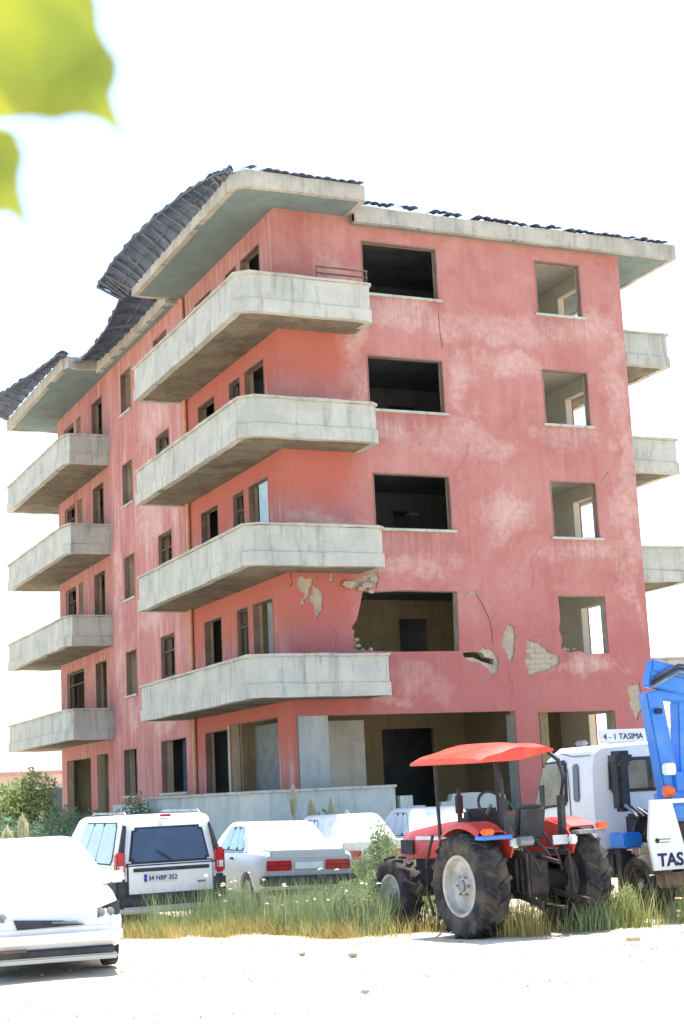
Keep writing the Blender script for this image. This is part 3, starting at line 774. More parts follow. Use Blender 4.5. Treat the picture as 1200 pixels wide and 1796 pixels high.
def greenhouse(root, mat, base, top, zb, zt, wb, wt, sidewins, front, rear, fm='glassb', rm='glass', sm='glassb', crown=.03):
    """base/top: (rear y, front y); width half wb at belt, wt at roof. Side panes given as (s0,s1) along the length"""
    bm = B(); secs = []
    for z, k in ((zb, 0), (lerp(zb, zt, .5), .5), (zt-.07, .93), (zt-.02, 1.0), (zt+.0, 1.0)):
        y0, y1, hw = lerp(base[0], top[0], k), lerp(base[1], top[1], k), lerp(wb, wt, k)
        if z >= zt-.03:
            e = .03 if z < zt-.01 else .09; y0 += e; y1 -= e; hw -= e
        r = .07; ring = []
        for cx_, cy_, a0 in ((hw-r, y1-r, 0), (-hw+r, y1-r, 90), (-hw+r, y0+r, 180), (hw-r, y0+r, 270)):
            for i in range(4):
                t = R(a0+30*i); ring.append(Vector((cx_+r*math.cos(t), cy_+r*math.sin(t), z)))
        secs.append(ring)
    loft(bm, secs)
    gh = obj('cabin', bm, mat, root, 35)
    P = lambda x, y, z: Vector((x, y, z))
    kt = .93; yt0, yt1, hwt, ztt = lerp(base[0], top[0], kt), lerp(base[1], top[1], kt), lerp(wb, wt, kt), zt-.07
    sides = {
        'l': [P(-wb, base[1]-.07, zb), P(-wb, base[0]+.07, zb), P(-hwt, yt0+.07, ztt), P(-hwt, yt1-.07, ztt)],
        'r': [P(wb, base[0]+.07, zb), P(wb, base[1]-.07, zb), P(hwt, yt1-.07, ztt), P(hwt, yt0+.07, ztt)],
        'f': [P(wb-.07, base[1], zb), P(-wb+.07, base[1], zb), P(-hwt+.07, yt1, ztt), P(hwt-.07, yt1, ztt)],
        'b': [P(-wb+.07, base[0], zb), P(wb-.07, base[0], zb), P(hwt-.07, yt0, ztt), P(-hwt+.07, yt0, ztt)]}
    if sidewins:
        a_, b_ = sidewins[0][0]-.012, sidewins[-1][1]+.012
        pane('window_trim', quad_uv(sides['l'], a_, b_, .05, .97), 'black', gh, .01, .0); pane('window_trim', quad_uv(sides['r'], 1-b_, 1-a_, .05, .97), 'black', gh, .01, .0)
    for s0, s1 in sidewins:      # s measured from the front
        pane('side_window', quad_uv(sides['l'], s0, s1, .08, .94), sm, gh)
        pane('side_window', quad_uv(sides['r'], 1-s1, 1-s0, .08, .94), sm, gh)
    if front: pane('windscreen', quad_uv(sides['f'], *front), fm, gh)
    rw = None
    if rear: rw = pane('rear_window', quad_uv(sides['b'], *rear), rm, gh)
    return gh, sides, rw

def body(root, secs, mat, arches, name='body'):
    bm = B(); loft(bm, [rsec(*s) for s in secs])
    o = obj(name, bm, mat, root, 38)
    cs = []
    for y, r in arches:
        for s in (-1, 1):
            b = B(); lathe(b, [(0, .55*s), (r, .55*s), (r, 1.2*s), (0, 1.2*s)], 28, 0, y, r*.86); cs.append(b)
    o.location = root.location; o.rotation_euler = root.rotation_euler
    o.parent = None; o.location = (0, 0, 0); o.rotation_euler = (0, 0, 0)
    cut(o, cs)
    o.parent = root
    bm = B()       # dark inner floor so that the arches are not see-through
    box(bm, -.62, .62, secs[0][0]+.12, secs[-1][0]-.15, .24, .62)
    obj('underbody', bm, 'black', root)
    return o
def flat(root, name, mat, x0, x1, y0, y1, z0, z1, bev=.012, parent=None):
    return obj(name, bx(x0, x1, y0, y1, z0, z1, bev), mat, parent or root)
def textmat(x, y, z, rz=0):
    return Matrix.Translation((x, y, z)) @ Matrix.Rotation(rz, 4, 'Z') @ Matrix.Rotation(PI/2, 4, 'X')

# ------------------------------------------------------------------ white estate van (rear towards us)
HD = lambda az: -R(az)      # heading measured clockwise from +y
van = tag(empty('estate_van', (-6.20, -9.85, .02), HD(0)), 'white tall estate van seen from behind with black rear window', 'van')
body(van, [(.0, .80, .36, .93, .02, .01, .06), (.06, .86, .30, .95, .02, .01, .06), (.9, .87, .26, .95, .03, .01, .06), (2.4, .87, .24, .95, .03, .01), (3.2, .87, .24, .96, .05, .02), (3.45, .865, .24, .97, .06, .03), (4.1, .84, .25, .86, .10, .04), (4.38, .74, .30, .70, .12, .03), (4.44, .6, .36, .62, .12, .02)], 'white', [(.72, .34), (3.62, .34)])
gh, sd_, rw = greenhouse(van, 'white', (.02, 3.75), (.16, 2.75), .93, 1.70, .855, .70, [(.24, .44), (.45, .67), (.68, .94)], (.05, .95, .06, .92), None, fm='glass', sm='glassb')
q = sd_['b']
rw = pane('rear_window', quad_uv(q, .10, .90, .10, .80), 'glass', gh, .03)
pane('seal', quad_uv(q, .075, .925, .055, .845), 'black', rw, .012, .0)
flat(van, 'gate_seam', 'black', -.722, .722, -.012, .10, .48, .99, .03)
for s_ in (-1, 1):      # black pillar panel and tall tail lamp either side of the gate
    bm = B(); panel_on(bm, [Vector((s_*.855, -.0, .98)), Vector((s_*.745, -.02, .98)), Vector((s_*.665, .08, 1.54)), Vector((s_*.70, .17, 1.56))], .05)
    obj('pillar_trim', bm, 'black', van)
    bm = bx(-.075, .075, -.07, .10, .78, 1.16, .03); lp = obj('tail_lamp', bm, 'redlens', van); lp.location = (s_*.80, .0, 0)
    bm = bx(-.05, .05, -.085, 0, .84, .98, .02); cl = obj('clear_lens', bm, 'clearlens', lp)
flat(van, 'tailgate', 'white', -.70, .70, -.035, .10, .50, .97, .03)
flat(van, 'gate_handle', 'black', -.60, .62, -.06, 0, .855, .91, .012)
flat(van, 'rear_bumper', 'black', -.86, .86, -.10, .30, .33, .52, .04)
flat(van, 'bumper_lip', 'silver', -.80, .80, -.11, .1, .24, .345, .03)
for s_ in (-1, 1): flat(van, 'bumper_corner', 'black', *(sorted((s_*.70, s_*.885))), -.08, .55, .38, .76, .04)
pl = flat(van, 'number_plate', 'plate', -.44, .08, -.058, -.03, .70, .82, .006)
flat(van, 'blue_band', 'plateblue', -.438, -.395, -.064, -.056, .704, .816, .001, pl)
text('plate_text', '34 NBP 352', .095, 'ink', pl, textmat(-.375, -.060, .725), .002, .002)
flat(van, 'maker_badge', 'grey', .42, .56, -.045, -.03, .65, .68, .004)
flat(van, 'brake_lamp', 'redlens', -.11, .07, .10, .17, 1.665, 1.705, .008)
bm = B(); obox(bm, (.02, -.01, 1.02), (-.20, .03, 1.16), .03, .02); obj('wiper', bm, 'black', van)
for s_ in (-1, 1):
    bm = B(); tube(bm, [(s_*.60, .3, 1.69), (s_*.60, .4, 1.74), (s_*.60, 2.2, 1.745), (s_*.60, 2.35, 1.69)], .02, 6); obj('roof_rail', bm, 'grey', van)
    bm = bx(-.09, .09, -.05, .05, -.08, .08, .03); m_ = obj('mirror', bm, 'black', van); m_.location = (s_*.97, 3.2, 1.06)
    flat(van, 'door_handle', 'black', *(sorted((s_*.865, s_*.89))), 1.55, 1.72, .86, .895, .006)
for s_ in (-1, 1):
    for y in (.72, 3.62): wheel(van, s_*.76, y, .305, .19, .19, s_)

# ------------------------------------------------------------------ boxy old saloons
def saloon(name, label, loc, az, mat, roll=0, h=1.43, rearglass='paleglass', plate=None):
    c = tag(empty(name, loc, HD(az)), label, 'car'); c.rotation_euler[1] = roll
    body(c, [(0, .76, .46, .88, .05, .01, .05), (.05, .795, .34, .93, .05, .01, .06), (.5, .81, .25, .955, .05, .015, .06), (1.2, .81, .23, .95, .05, .015, .06), (2.8, .81, .23, .93, .05, .015, .06), (3.1, .81, .23, .92, .05, .02, .06), (3.85, .79, .26, .84, .06, .02, .06), (4.02, .77, .36, .80, .06, .01, .05)], mat, [(.86, .33), (3.28, .33)])
    greenhouse(c, mat, (.78, 2.95), (1.32, 2.35), .925, h, .775, .61, [(.22, .47), (.485, .72), (.735, .90)], (.06, .94, .08, .92), (.06, .94, .08, .92), fm='paleglass', rm=rearglass, sm='glassb' if rearglass == 'paleglass' else rearglass)
    for s_ in (-1, 1):
        l = flat(c, 'tail_lamp', 'redlens', *(sorted((s_*.30, s_*.735))), -.025, .05, .64, .80, .012)
        flat(c, 'lamp_rib', 'dark', *(sorted((s_*.31, s_*.725))), -.030, .0, .715, .725, .001, l)
        flat(c, 'door_handle', 'black', *(sorted((s_*.80, s_*.828))), 1.55, 1.68, .80, .835, .006)
        for y in (.86, 3.28): wheel(c, s_*.70, y, .29, .17, .18, s_)
    flat(c, 'boot_lid', mat, -.66, .66, -.012, .5, .82, .968, .02)
    flat(c, 'rear_bumper', 'black', -.82, .82, -.10, .12, .40, .56, .03)
    flat(c, 'front_bumper', 'black', -.80, .80, 3.96, 4.14, .40, .54, .03)
    p = flat(c, 'number_plate', 'plate', -.25, .25, -.035, .0, .66, .77, .005)
    if plate: text('plate_text', plate, .09, 'ink', p, textmat(-.22, -.037, .68), .002, .002)
    return c
saloon('saloon_car', 'boxy pale grey saloon with dark red tail lamps parked right of the estate van', (-3.62, -9.15, .06), 2, 'silver', R(1.6))
saloon('saloon_car', 'white car half hidden by weeds between the grey saloon and the tractor bonnet', (-1.15, -6.6, .05), 4, 'white2', 0, 1.46, 'glareglass')
saloon('saloon_car', 'white car behind the tractor, only its roof showing over the red bonnet', (1.15, -5.9, .05), 3, 'white', 0, 1.5, 'glareglass')

# ------------------------------------------------------------------ damaged white hatchback (front towards us)
car = tag(empty('hatchback_car', (-9.29, -15.1, .02), HD(188)), 'white hatchback facing forward with broken front grille and bumper', 'car')
body(car, [(-3.7, .72, .4, .85, .08, .02, .08), (-3.62, .80, .3, .95, .06, .02), (-3.0, .84, .24, .97, .06, .02), (-1.4, .84, .24, .96, .06, .02), (-.95, .84, .24, .95, .08, .03), (-.5, .84, .24, .92, .12, .06, .15), (-.22, .82, .24, .84, .14, .06, .16), (-.07, .74, .26, .74, .16, .04, .13), (0, .60, .30, .66, .16, .02, .1)], 'white', [(-.74, .33), (-3.1, .33)])
greenhouse(car, 'white', (-3.62, -.85), (-3.25, -1.95), .95, 1.50, .79, .52, [(.26, .52), (.55, .82)], (.03, .97, .05, .95), (.08, .92, .1, .9), fm='glareglass', rm='glass', sm='glareglass', crown=.04)
for s_ in (-1, 1):
    bm = B(); q = [Vector((s_*.78, -.17, .62)), Vector((s_*.50, -.02, .60)), Vector((s_*.52, -.05, .71)), Vector((s_*.78, -.23, .78))]
    if s_ > 0: q = q[::-1]
    panel_on(bm, q, .06); hl = obj('headlamp', bm, 'black' if s_ < 0 else 'clearlens', car)
    for i in range(2):
        bm = B(); lathe(bm, [(.05, 0), (.045, .03), (0, .02)], 14); o = obj('reflector', bm, 'grey', hl); o.rotation_euler = (0, 0, PI/2); o.location = (s_*(.56+.11*i), -.04-.05*i, .665)
    for y in (-.74, -3.1): wheel(car, s_*.73, y, .29, .18, .18, s_)
    bm = bx(-.09, .09, -.05, .05, -.07, .07, .03); m_ = obj('mirror', bm, 'white', car); m_.location = (s_*.93, -1.35, 1.0)
bm = B(); panel_on(bm, [Vector((-.36, .012, .545)), Vector((.40, .012, .53)), Vector((.44, .0, .635)), Vector((-.10, -.002, .60))], .05); obj('broken_grille', bm, 'black', car)
bm = B(); panel_on(bm, [Vector((-.30, .045, .56)), Vector((.02, .045, .58)), Vector((.0, .04, .60)), Vector((-.28, .04, .585))], .02); obj('grille_bar', bm, 'grey', car)
flat(car, 'front_bumper', 'white', -.80, .80, -.30, .075, .30, .525, .06)
flat(car, 'lower_intake', 'black', -.70, .74, -.1, .082, .215, .305, .02)
flat(car, 'torn_bumper_edge', 'rust', .30, .60, .04, .095, .285, .315, .006)
flat(car, 'skirt', 'silver', -.74, .70, -.12, .07, .15, .215, .02)

# ------------------------------------------------------------------ red tractor with sun canopy
tr = tag(empty('tractor', (-3.0, -15.0, .0), HD(-4)), 'red and orange farm tractor with red sun canopy, seen from behind', 'tractor')
for s_ in (-1, 1):
    wheel(tr, s_*.80, 0, .66, .40, .39, s_, 'rim', 'rear_wheel', 18, 36)
    wheel(tr, s_*.68, 2.12, .48, .28, .27, s_, 'rim', 'front_wheel', 14, 30)
    # fender: curved guard over the rear tyre
    bm = B(); V = []
    for i in range(15):
        t = R(50+i*5.2)
        y, z = .79*math.cos(t), .70+.745*math.sin(t)
        V.append([Vector((s_*x, y, z)) for x in (.50, .54, .90, .94)])
        V[-1][0].z -= .04; V[-1][3].z -= .06
    rows = [[bm.verts.new(p) for p in r_] for r_ in V]
    for a, b in zip(rows, rows[1:]):
        for i in range(3): bm.faces.new((a[i], a[i+1], b[i+1], b[i]))
    rr = bmesh.ops.extrude_face_region(bm, geom=bm.faces[:], use_keep_orig=True)
    bmesh.ops.translate(bm, vec=(0, 0, .02), verts=[v for v in rr['geom'] if isinstance(v, bmesh.types.BMVert)])
    f = obj('fender', bm, 'red', tr, 40)
    bm = B(); tube(bm, [(s_*.96, .62, 1.30), (s_*.98, .78, .95), (s_*.97, .82, .55), (s_*.93, .74, .25)], .022, 6); obj('fender_stay', bm, 'dark', tr, 40)
    # inner guard plate
    bm = B(); prism(bm, [(-.50, 1.0), (-.58, 1.14), (-.40, 1.33), (0, 1.43), (.40, 1.34), (.62, 1.05), (.55, .9)], lambda u, v, d: (s_*.5-d*s_, u, v), .025)
    obj('guard_plate', bm, 'red', tr)
    flat(tr, 'indicator_lamp', 'orangelens', s_*.9-.09, s_*.9+.09, -.66, -.58, 1.30, 1.38, .02, f)
    flat(tr, 'lamp_bracket', 'blue' if s_ < 0 else 'grey', s_*.74-.22, s_*.74+.22, -.62, -.40, 1.24, 1.29, .01)
    flat(tr, 'work_lamp', 'clearlens', s_*.46-.06, s_*.46+.06, -.60, -.52, 1.12, 1.24, .02)
# transmission, axle, engine, bonnet
flat(tr, 'gearbox', 'dark', -.26, .26, -.30, 1.1, .45, 1.02, .05)
bm = B(); lathe(bm, [(.0, -.66), (.13, -.66), (.13, -.3), (.2, -.26), (.2, .26), (.13, .3), (.13, .66), (0, .66)], 16, 0, 0, .66); obj('rear_axle', bm, 'dark', tr, 40)
flat(tr, 'engine', 'dark', -.24, .24, 1.0, 2.35, .50, 1.05, .04)
bm = B(); lathe(bm, [(0, -.6), (.07, -.6), (.07, .6), (0, .6)], 12, 0, 2.12, .48); obj('front_axle', bm, 'dark', tr, 40)
bm = B()
loft(bm, [[Vector((x, y, z)) for x, z in ((-w_, zb), (w_, zb), (w_*1.02, zt-.12), (w_*.8, zt-.02), (w_*.3, zt), (-w_*.3, zt), (-w_*.8, zt-.02), (-w_*1.02, zt-.12))]
          for y, w_, zb, zt in ((1.0, .31, .95, 1.48), (1.6, .30, .95, 1.44), (2.3, .285, .93, 1.36), (2.62, .27, .90, 1.30), (2.70, .24, .92, 1.24))])
hood = obj('bonnet', bm, 'red', tr, 35)
for s_ in (-1, 1):
    flat(tr, 'bonnet_vent', 'black', s_*.305-.012, s_*.305+.012, 2.25, 2.6, 1.0, 1.2, .004, hood)
    flat(tr, 'bonnet_stripe', 'white', s_*.315-.01, s_*.315+.01, 1.2, 2.15, 1.2, 1.25, .003, hood)
flat(tr, 'grille', 'black', -.22, .22, 2.68, 2.73, .92, 1.22, .02)
flat(tr, 'front_weight', 'dark', -.3, .3, 2.62, 2.92, .55, .80, .04)
flat(tr, 'battery_box', 'dark', -.30, .30, .72, 1.05, 1.08, 1.50, .03)
flat(tr, 'dashboard', 'black', -.25, .25, .78, .98, 1.40, 1.62, .04)
bm = B()
for i in range(20):
    a, b = R(18*i), R(18*(i+1)); obox(bm, (.2*math.cos(a), .62+.07*math.sin(a)*1.0, 1.66+.18*math.sin(a)), (.2*math.cos(b), .62+.07*math.sin(b), 1.66+.18*math.sin(b)), .03, .03)
sw = obj('steering_wheel', bm, 'black', tr); bm = B(); tube(bm, [(0, .62, 1.66), (0, .85, 1.45)], .025, 8); obj('column', bm, 'grey', sw)
st = flat(tr, 'seat', 'black', -.24, .24, -.2, .26, 1.10, 1.24, .05)
bm = bx(-.23, .23, -.06, .05, 0, .46, .045); o = obj('backrest', bm, 'black', st); o.location = (0, -.22, 1.2); o.rotation_euler = (.2, 0, 0)
flat(tr, 'platform', 'dark', -.5, .5, .3, 1.0, .62, .68, .01)
bm = B(); tube(bm, [(.2, 1.75, 1.3), (.2, 1.75, 1.9)], .035, 10); tube(bm, [(.2, 1.75, 1.55), (.2, 1.75, 1.8)], .06, 10); obj('exhaust', bm, 'dark', tr, 40)
# canopy and its posts
for pts in ([(-.50, 1.22, .70), (-.50, 1.18, 1.3), (-.56, 1.12, 2.28)], [(.50, 1.22, .70), (.50, 1.18, 1.3), (.44, 1.12, 2.38)]):
    bm = B(); tube(bm, pts, .026, 8); obj('canopy_post', bm, 'black', tr, 40)
for s_ in (-1, 1):
    bm = B(); obox(bm, (s_*.46, -.34, 1.0), (s_*.46, -.36, 1.75), .07, .09, (0, 1, 0)); tube(bm, [(s_*.46, -.36, 1.70), (s_*.50, -.40, 2.0), (s_*.50, -.30, 2.22), (s_*.44, -.12, 2.36)], .03, 8); obj('roll_bar', bm, 'black', tr)
cn = B(); nx, ny = 10, 14; G = []
for j in range(ny+1):
    y = -.50+1.78*j/ny; row = []
    for i in range(nx+1):
        x = -.60+1.20*i/nx; ex = abs(x/.60); ey = abs((y-.39)/.89)
        z = 2.34+.055*(1-ex**2.4)*(1-.55*ey**3)-.05*ey**4-.05*ex**6+.02*math.cos(x*9)*(1-ex**4)
        row.append(cn.verts.new((x*(1-.10*max(0, ey-.7)), y, z)))
    G.append(row)
for j in range(ny):
    for i in range(nx): cn.faces.new((G[j][i], G[j][i+1], G[j+1][i+1], G[j+1][i]))
rr = bmesh.ops.extrude_face_region(cn, geom=cn.faces[:], use_keep_orig=True)
low = [v for v in rr['geom'] if isinstance(v, bmesh.types.BMVert)]
for v in low:
    e_ = max(abs(v.co.x)/.6, abs(v.co.y-.39)/.89); v.co.z = v.co.z-.03 if e_ < .9 else 2.19-.02*math.cos(v.co.x*5)
cp = obj('canopy', cn, 'canopyred', tr, 45); cp.rotation_euler = (R(.8), R(-6.0), 0); cp.location = (-.07, 0, .08)
# three-point linkage and drawbar
bm = B()
for s_ in (-1, 1):
    obox(bm, (s_*.28, -.1, .55), (s_*.36, -.95, .42), .05, .07)
    obox(bm, (s_*.24, -.25, 1.05), (s_*.33, -.62, 1.02), .05, .06)
    obox(bm, (s_*.33, -.62, 1.04), (s_*.35, -.66, .48), .035, .035, (0, 1, 0))
obox(bm, (0, -.3, 1.0), (0, -.85, .92), .04, .05); obox(bm, (0, -.2, .38), (0, -.9, .36), .09, .04)
obj('linkage', bm, 'dark', tr); tag(tr.children[-1], None, None, None, 'stuff')
flat(tr, 'hitch_plate', 'dark', -.16, .16, -.40, -.30, .50, 1.05, .03)
bm = B(); lathe(bm, [(.0, -.10), (.06, -.10), (.06, .10), (0, .10)], 12, -.36, -.66, 1.2); obj('tool_canister', bm, 'grey', tr, 40)
flat(tr, 'number_plate', 'plate', .22, .46, -.46, -.44, 1.12, 1.24, .004)
for (a, b) in (((-.35, -.42, 1.22), (-.05, -.5, .80)), ((-.15, -.40, 1.3), (.12, -.52, .95)), ((.1, -.4, 1.3), (.3, -.5, .8))):
    bm = B(); m_ = [(a[0]+(b[0]-a[0])*t, a[1]+(b[1]-a[1])*t-.08*math.sin(PI*t), a[2]+(b[2]-a[2])*t) for t in (0, .25, .5, .75, 1)]; tube(bm, m_, .018, 6); obj('hydraulic_hose', bm, 'black', tr, 40)

# ------------------------------------------------------------------ white truck with blue crane
tk = tag(empty('crane_truck', (.42, -13.45, 0), 0), 'white cab truck with bright blue crane and white lettered tail panel', 'truck')
bm = B()
def csec(y, hw, zb, zt, sl=0):
    h = [(0, zb), (hw, zb), (hw*1.0, zb+.75), (hw*.98, zt-.30), (hw*.93, zt-.10), (hw*.80, zt-.02), (0, zt+.02)]
    return [Vector((x, y, z)) for x, z in h]+[Vector((-x, y, z)) for x, z in h[1:-1]][::-1]
loft(bm, [csec(0, .95, .92, 2.42), csec(.06, .97, .88, 2.46), csec(1.10, .97, .85, 2.46), csec(1.32, .97, .85, 2.36), csec(1.62, .965, .82, 1.85), csec(1.82, .95, .80, 1.52), csec(2.05, .92, .70, 1.36), csec(2.16, .86, .66, 1.2)])
cab = obj('cab', bm, 'white', tk, 32); cab.location = (-.16, .12, 0)
def tp(name, q, mat, par=cab): return pane(name, q, mat, par, .02, .008)
for s_ in (-1, 1):
    q = [Vector((s_*.975, .72, 1.60)), Vector((s_*.975, 1.62, 1.54)), Vector((s_*.955, 1.30, 2.20)), Vector((s_*.955, .72, 2.22))]
    if s_ < 0: q = [q[1], q[0], q[3], q[2]]
    tp('window_seal', [lerp(sum(q, Vector())/4, p_, 1.10) for p_ in q], 'black'); pane('side_window', q, 'cabglass', cab, .02, .02)
    q = [Vector((s_*.985, .34, 1.62)), Vector((s_*.985, .48, 1.62)), Vector((s_*.962, .48, 2.18)), Vector((s_*.962, .34, 2.18))]
    if s_ < 0: q = [q[1], q[0], q[3], q[2]]
    tp('quarter_window', q, 'glass')
    bm = bx(-.03, .03, -.02, .02, -.5, .3, .01); o = obj('door_seam', bx(-.004, .004, -.006, .006, -.42, .62), 'black', cab); o.location = (s_*.978, .62, 1.5)
    bm = bx(-.05, .05, -.09, .09, -.2, .2, .03); o = obj('mirror', bm, 'black', tk); o.location = (s_*1.12, 1.5, 1.72)
    bm = B(); tube(bm, [(s_*.95, 1.5, 1.62), (s_*1.1, 1.5, 1.62)], .015, 6); obj('mirror_arm', bm, 'black', tk)
tp('window_seal', [Vector((-.67, 0, 1.73)), Vector((.67, 0, 1.73)), Vector((.65, .005, 2.25)), Vector((-.65, .005, 2.25))], 'black')
pane_rear = (lambda q_: pane('rear_window', q_, 'cabglass', cab, .02, .02))([Vector((-.62, 0, 1.78)), Vector((.62, 0, 1.78)), Vector((.60, .005, 2.20)), Vector((-.60, .005, 2.20))])
for s_ in (-1, 1):
    flat(tk, 'door_handle', 'black', s_*.82-.02-.16*(s_ < 0), s_*.82+.02, .62, .78, 1.36, 1.40, .006, cab)
    flat(tk, 'seat_back', 'black', s_*.4-.22, s_*.4+.22, .10, .2, 1.5, 2.0, .04, cab)
    flat(tk, 'cab_stripe', 'grey', s_*.97-.012, s_*.97+.012, .05, 1.9, 1.22, 1.26, .004, cab)
    bm = B(); tube(bm, [(s_*.90, .9, 2.36), (s_*.955, .5, 2.30), (s_*.955, .03, 2.30)], .012, 5); obj('rain_gutter', bm, 'grey', cab)
tp('windscreen', [Vector((.84, 1.70, 1.60)), Vector((-.84, 1.70, 1.60)), Vector((-.78, 1.34, 2.24)), Vector((.78, 1.34, 2.24))], 'glass')
flat(tk, 'window_pillar', 'black', -.06, .03, -.03, .0, 1.74, 2.22, .01)
flat(tk, 'intake_snorkel', 'black', -.90, -.70, -.28, -.03, 1.45, 2.30, .05)
flat(tk, 'air_cleaner', 'black', -.95, -.66, -.36, -.03, 2.12, 2.34, .06)
sg = flat(tk, 'roof_sign', 'white', -.80, .85, .30, .38, 2.47, 2.68, .015)
tag(text('sign_text', '4 - 1 TASIMA', .13, 'ink', sg, textmat(-.74, .292, 2.525), .003, .0), None, None, None, 'stuff')
flat(tk, 'beacon', 'grey', -.86, -.70, .75, .95, 2.46, 2.54, .03)
# chassis, wheels, tanks
for s_ in (-1, 1):
    flat(tk, 'chassis_rail', 'dark', s_*.42-.05, s_*.42+.05, -2.0, 1.9, .55, .72, .01)
    wheel(tk, s_*.80, 1.15, .42, .24, .26, s_, 'rim', 'front_wheel')
    wheel(tk, s_*.86, -.75, .42, .36, .26, s_, 'dark', 'rear_wheel')
flat(tk, 'front_bumper', 'black', -.95, .95, 2.1, 2.28, .45, .68, .04)
flat(tk, 'battery_box', 'blue', -1.12, -.80, -.62, -.2, .94, 1.16, .03)
flat(tk, 'fuel_tank', 'dark', -1.0, -.62, -.15, .55, .5, .88, .05)
flat(tk, 'subframe', 'rust', -1.22, 1.2, -1.62, -1.42, .42, .62, .03)
flat(tk, 'rear_bumper', 'rust', -.95, 1.25, -1.66, -1.5, .28, .36, .02)
bm = B()
outl = [(-1.30, .66), (1.25, .66), (1.25, 1.62), (-1.28, 1.62), (-1.36, 1.1)]
hole_ = [(-.92, 1.56), (1.2, 1.56), (1.2, .98), (-.78, .98)]
tp_ = obj('tail_panel', plate(outl, [hole_], lambda u, v, d: (u, -1.56+d, v), .05), 'white', tk)
text('panel_text', 'TAS', .245, 'navy', tp_, textmat(-1.24, -1.567, .715), .004, .006)
text('panel_mark', '\u25cf', .09, 'ink', tp_, textmat(-1.27, -1.567, 1.03), .003)
flat(tk, 'panel_mark', 'grey', -1.19, -1.00, -1.566, -1.558, 1.07, 1.085, .001, tp_)
flat(tk, 'panel_mark', 'grey', -1.19, -1.02, -1.566, -1.558, 1.03, 1.042, .001, tp_)
flat(tk, 'tail_shadow_box', 'dark', -.98, 1.2, -1.45, -1.2, .70, 1.3, .02)
flat(tk, 'tool_chest', 'blue', -.8, 1.2, -1.40, -.95, 1.31, 1.55, .03)
# crane: turntable, leaning column, folded boom, rams and hoses
cr = []
flat(tk, 'crane_base', 'blue', -.75, .75, -1.25, -.85, 1.52, 1.75, .05)
def beam(name, a, b, w_, h_, mat='blue', par=None):
    bm = B(); obox(bm, a, b, w_, h_, (0, 1, 0)); bmesh.ops.bevel(bm, geom=bm.edges[:], offset=.02, segments=2, affect='EDGES'); return obj(name, bm, mat, par or tk)
col = beam('crane_column', (-.62, -1.1, 1.6), (-.82, -1.1, 3.15), .28, .22)
beam('crane_column', (-.40, -1.05, 1.6), (-.30, -1.05, 3.0), .16, .22)
beam('column_web', (-.62, -1.08, 1.85), (-.35, -1.08, 1.85), .28, .36)
boom = beam('boom', (-.86, -1.1, 3.34), (1.6, -1.1, 2.78), .24, .20)
beam('boom_section', (-.80, -1.1, 3.52), (2.0, -1.1, 2.92), .18, .18)
beam('boom_section', (-.75, -1.1, 3.10), (1.3, -1.1, 2.86), .14, .14)
for i, dz in enumerate((0, .05, .10)):
    bm = B(); tube(bm, [(-.88, -1.24, 3.2+dz), (-.4, -1.27, 3.42+dz), (.2, -1.27, 3.34+dz), (1.2, -1.27, 3.08+dz)], .02, 6); obj('hydraulic_hose', bm, 'black' if i else 'grey', tk, 40)
bm = B(); tube(bm, [(-.1, -1.1, 2.55), (-.12, -1.1, 3.05)], .035, 8); obj('lift_ram', bm, 'grey', tk, 40)
bm = B(); tube(bm, [(-.1, -1.1, 1.7), (-.1, -1.1, 2.55)], .07, 10); obj('ram_cylinder', bm, 'dark', tk, 40)
flat(tk, 'bolt_plate', 'navy', -.86, -.74, -1.27, -1.23, 2.82, 2.90, .01)
flat(tk, 'control_box', 'white', -.80, -.62, -1.32, -1.20, 1.95, 2.12, .02)
bm = B(); lathe(bm, [(0, -.06), (.08, -.06), (.09, .0), (.08, .06), (0, .06)], 14, -.78, -1.3, 1.72); obj('marker_lamp', bm, 'orangelens', tk, 40)
bm = B()
for i in range(7):
    x = -.92+.11*i; m_ = [(x, -.4, 1.55-.03*i), (x+.05, -.62, 1.38), (x-.03, -.55, 1.12), (x+.08, -.3, 1.0)]
    bm = B(); tube(bm, m_, .022, 6); obj('hydraulic_hose', bm, 'black' if i % 2 else 'grey', tk, 40)
flat(tk, 'valve_block', 'dark', -.85, -.35, -.55, -.25, 1.0, 1.42, .04)
bm = B(); obox(bm, (-.98, -.3, .06), (-.98, -.3, .95), .12, .12, (0, 1, 0)); obox(bm, (-.98, -.3, .03), (-.98, -.3, .10), .3, .3, (0, 1, 0)); obj('outrigger_leg', bm, 'dark', tk)
# loose plank in the grass in front of the truck
o = obj('plank', bx(-.95, .95, -.11, .11, -.02, .02, .006), 'wood')
o.location = (-.35, -14.05, .16); o.rotation_euler = (R(2), R(-3), R(-30))
tag(o, 'pale wooden plank lying in the grass beside the truck', 'plank')

# ------------------------------------------------------------------ plants
def leafmat(name, c1, c2, c3=None):
    g = NG(name); p = g.pos()
    oi = g.n('ShaderNodeObjectInfo')
    col = g.mix(g.ramp(g.noise(p, 2.2, 5, .65), .35, .65), c1, c2)
    if c3: col = g.mix(g.ramp(g.noise(p, 9, 4, .6), .55, .7), col, c3)
    g.done(col, .65, 0, .25)
    tr_ = g.n('ShaderNodeBsdfTranslucent'); g.l(col, tr_.inputs['Color'])
    mx = g.n('ShaderNodeMixShader'); mx.inputs[0].default_value = .35
    g.l(g.b.outputs[0], mx.inputs[1]); g.l(tr_.outputs[0], mx.inputs[2]); g.l(mx.outputs[0], g.o.inputs['Surface'])
    return g.m
MT['grass'] = leafmat('meadow_grass', S(130, 142, 82), S(164, 164, 100), S(194, 184, 124))
MT['straw'] = leafmat('dry_straw', S(190, 172, 112), S(164, 148, 92), S(206, 192, 140))
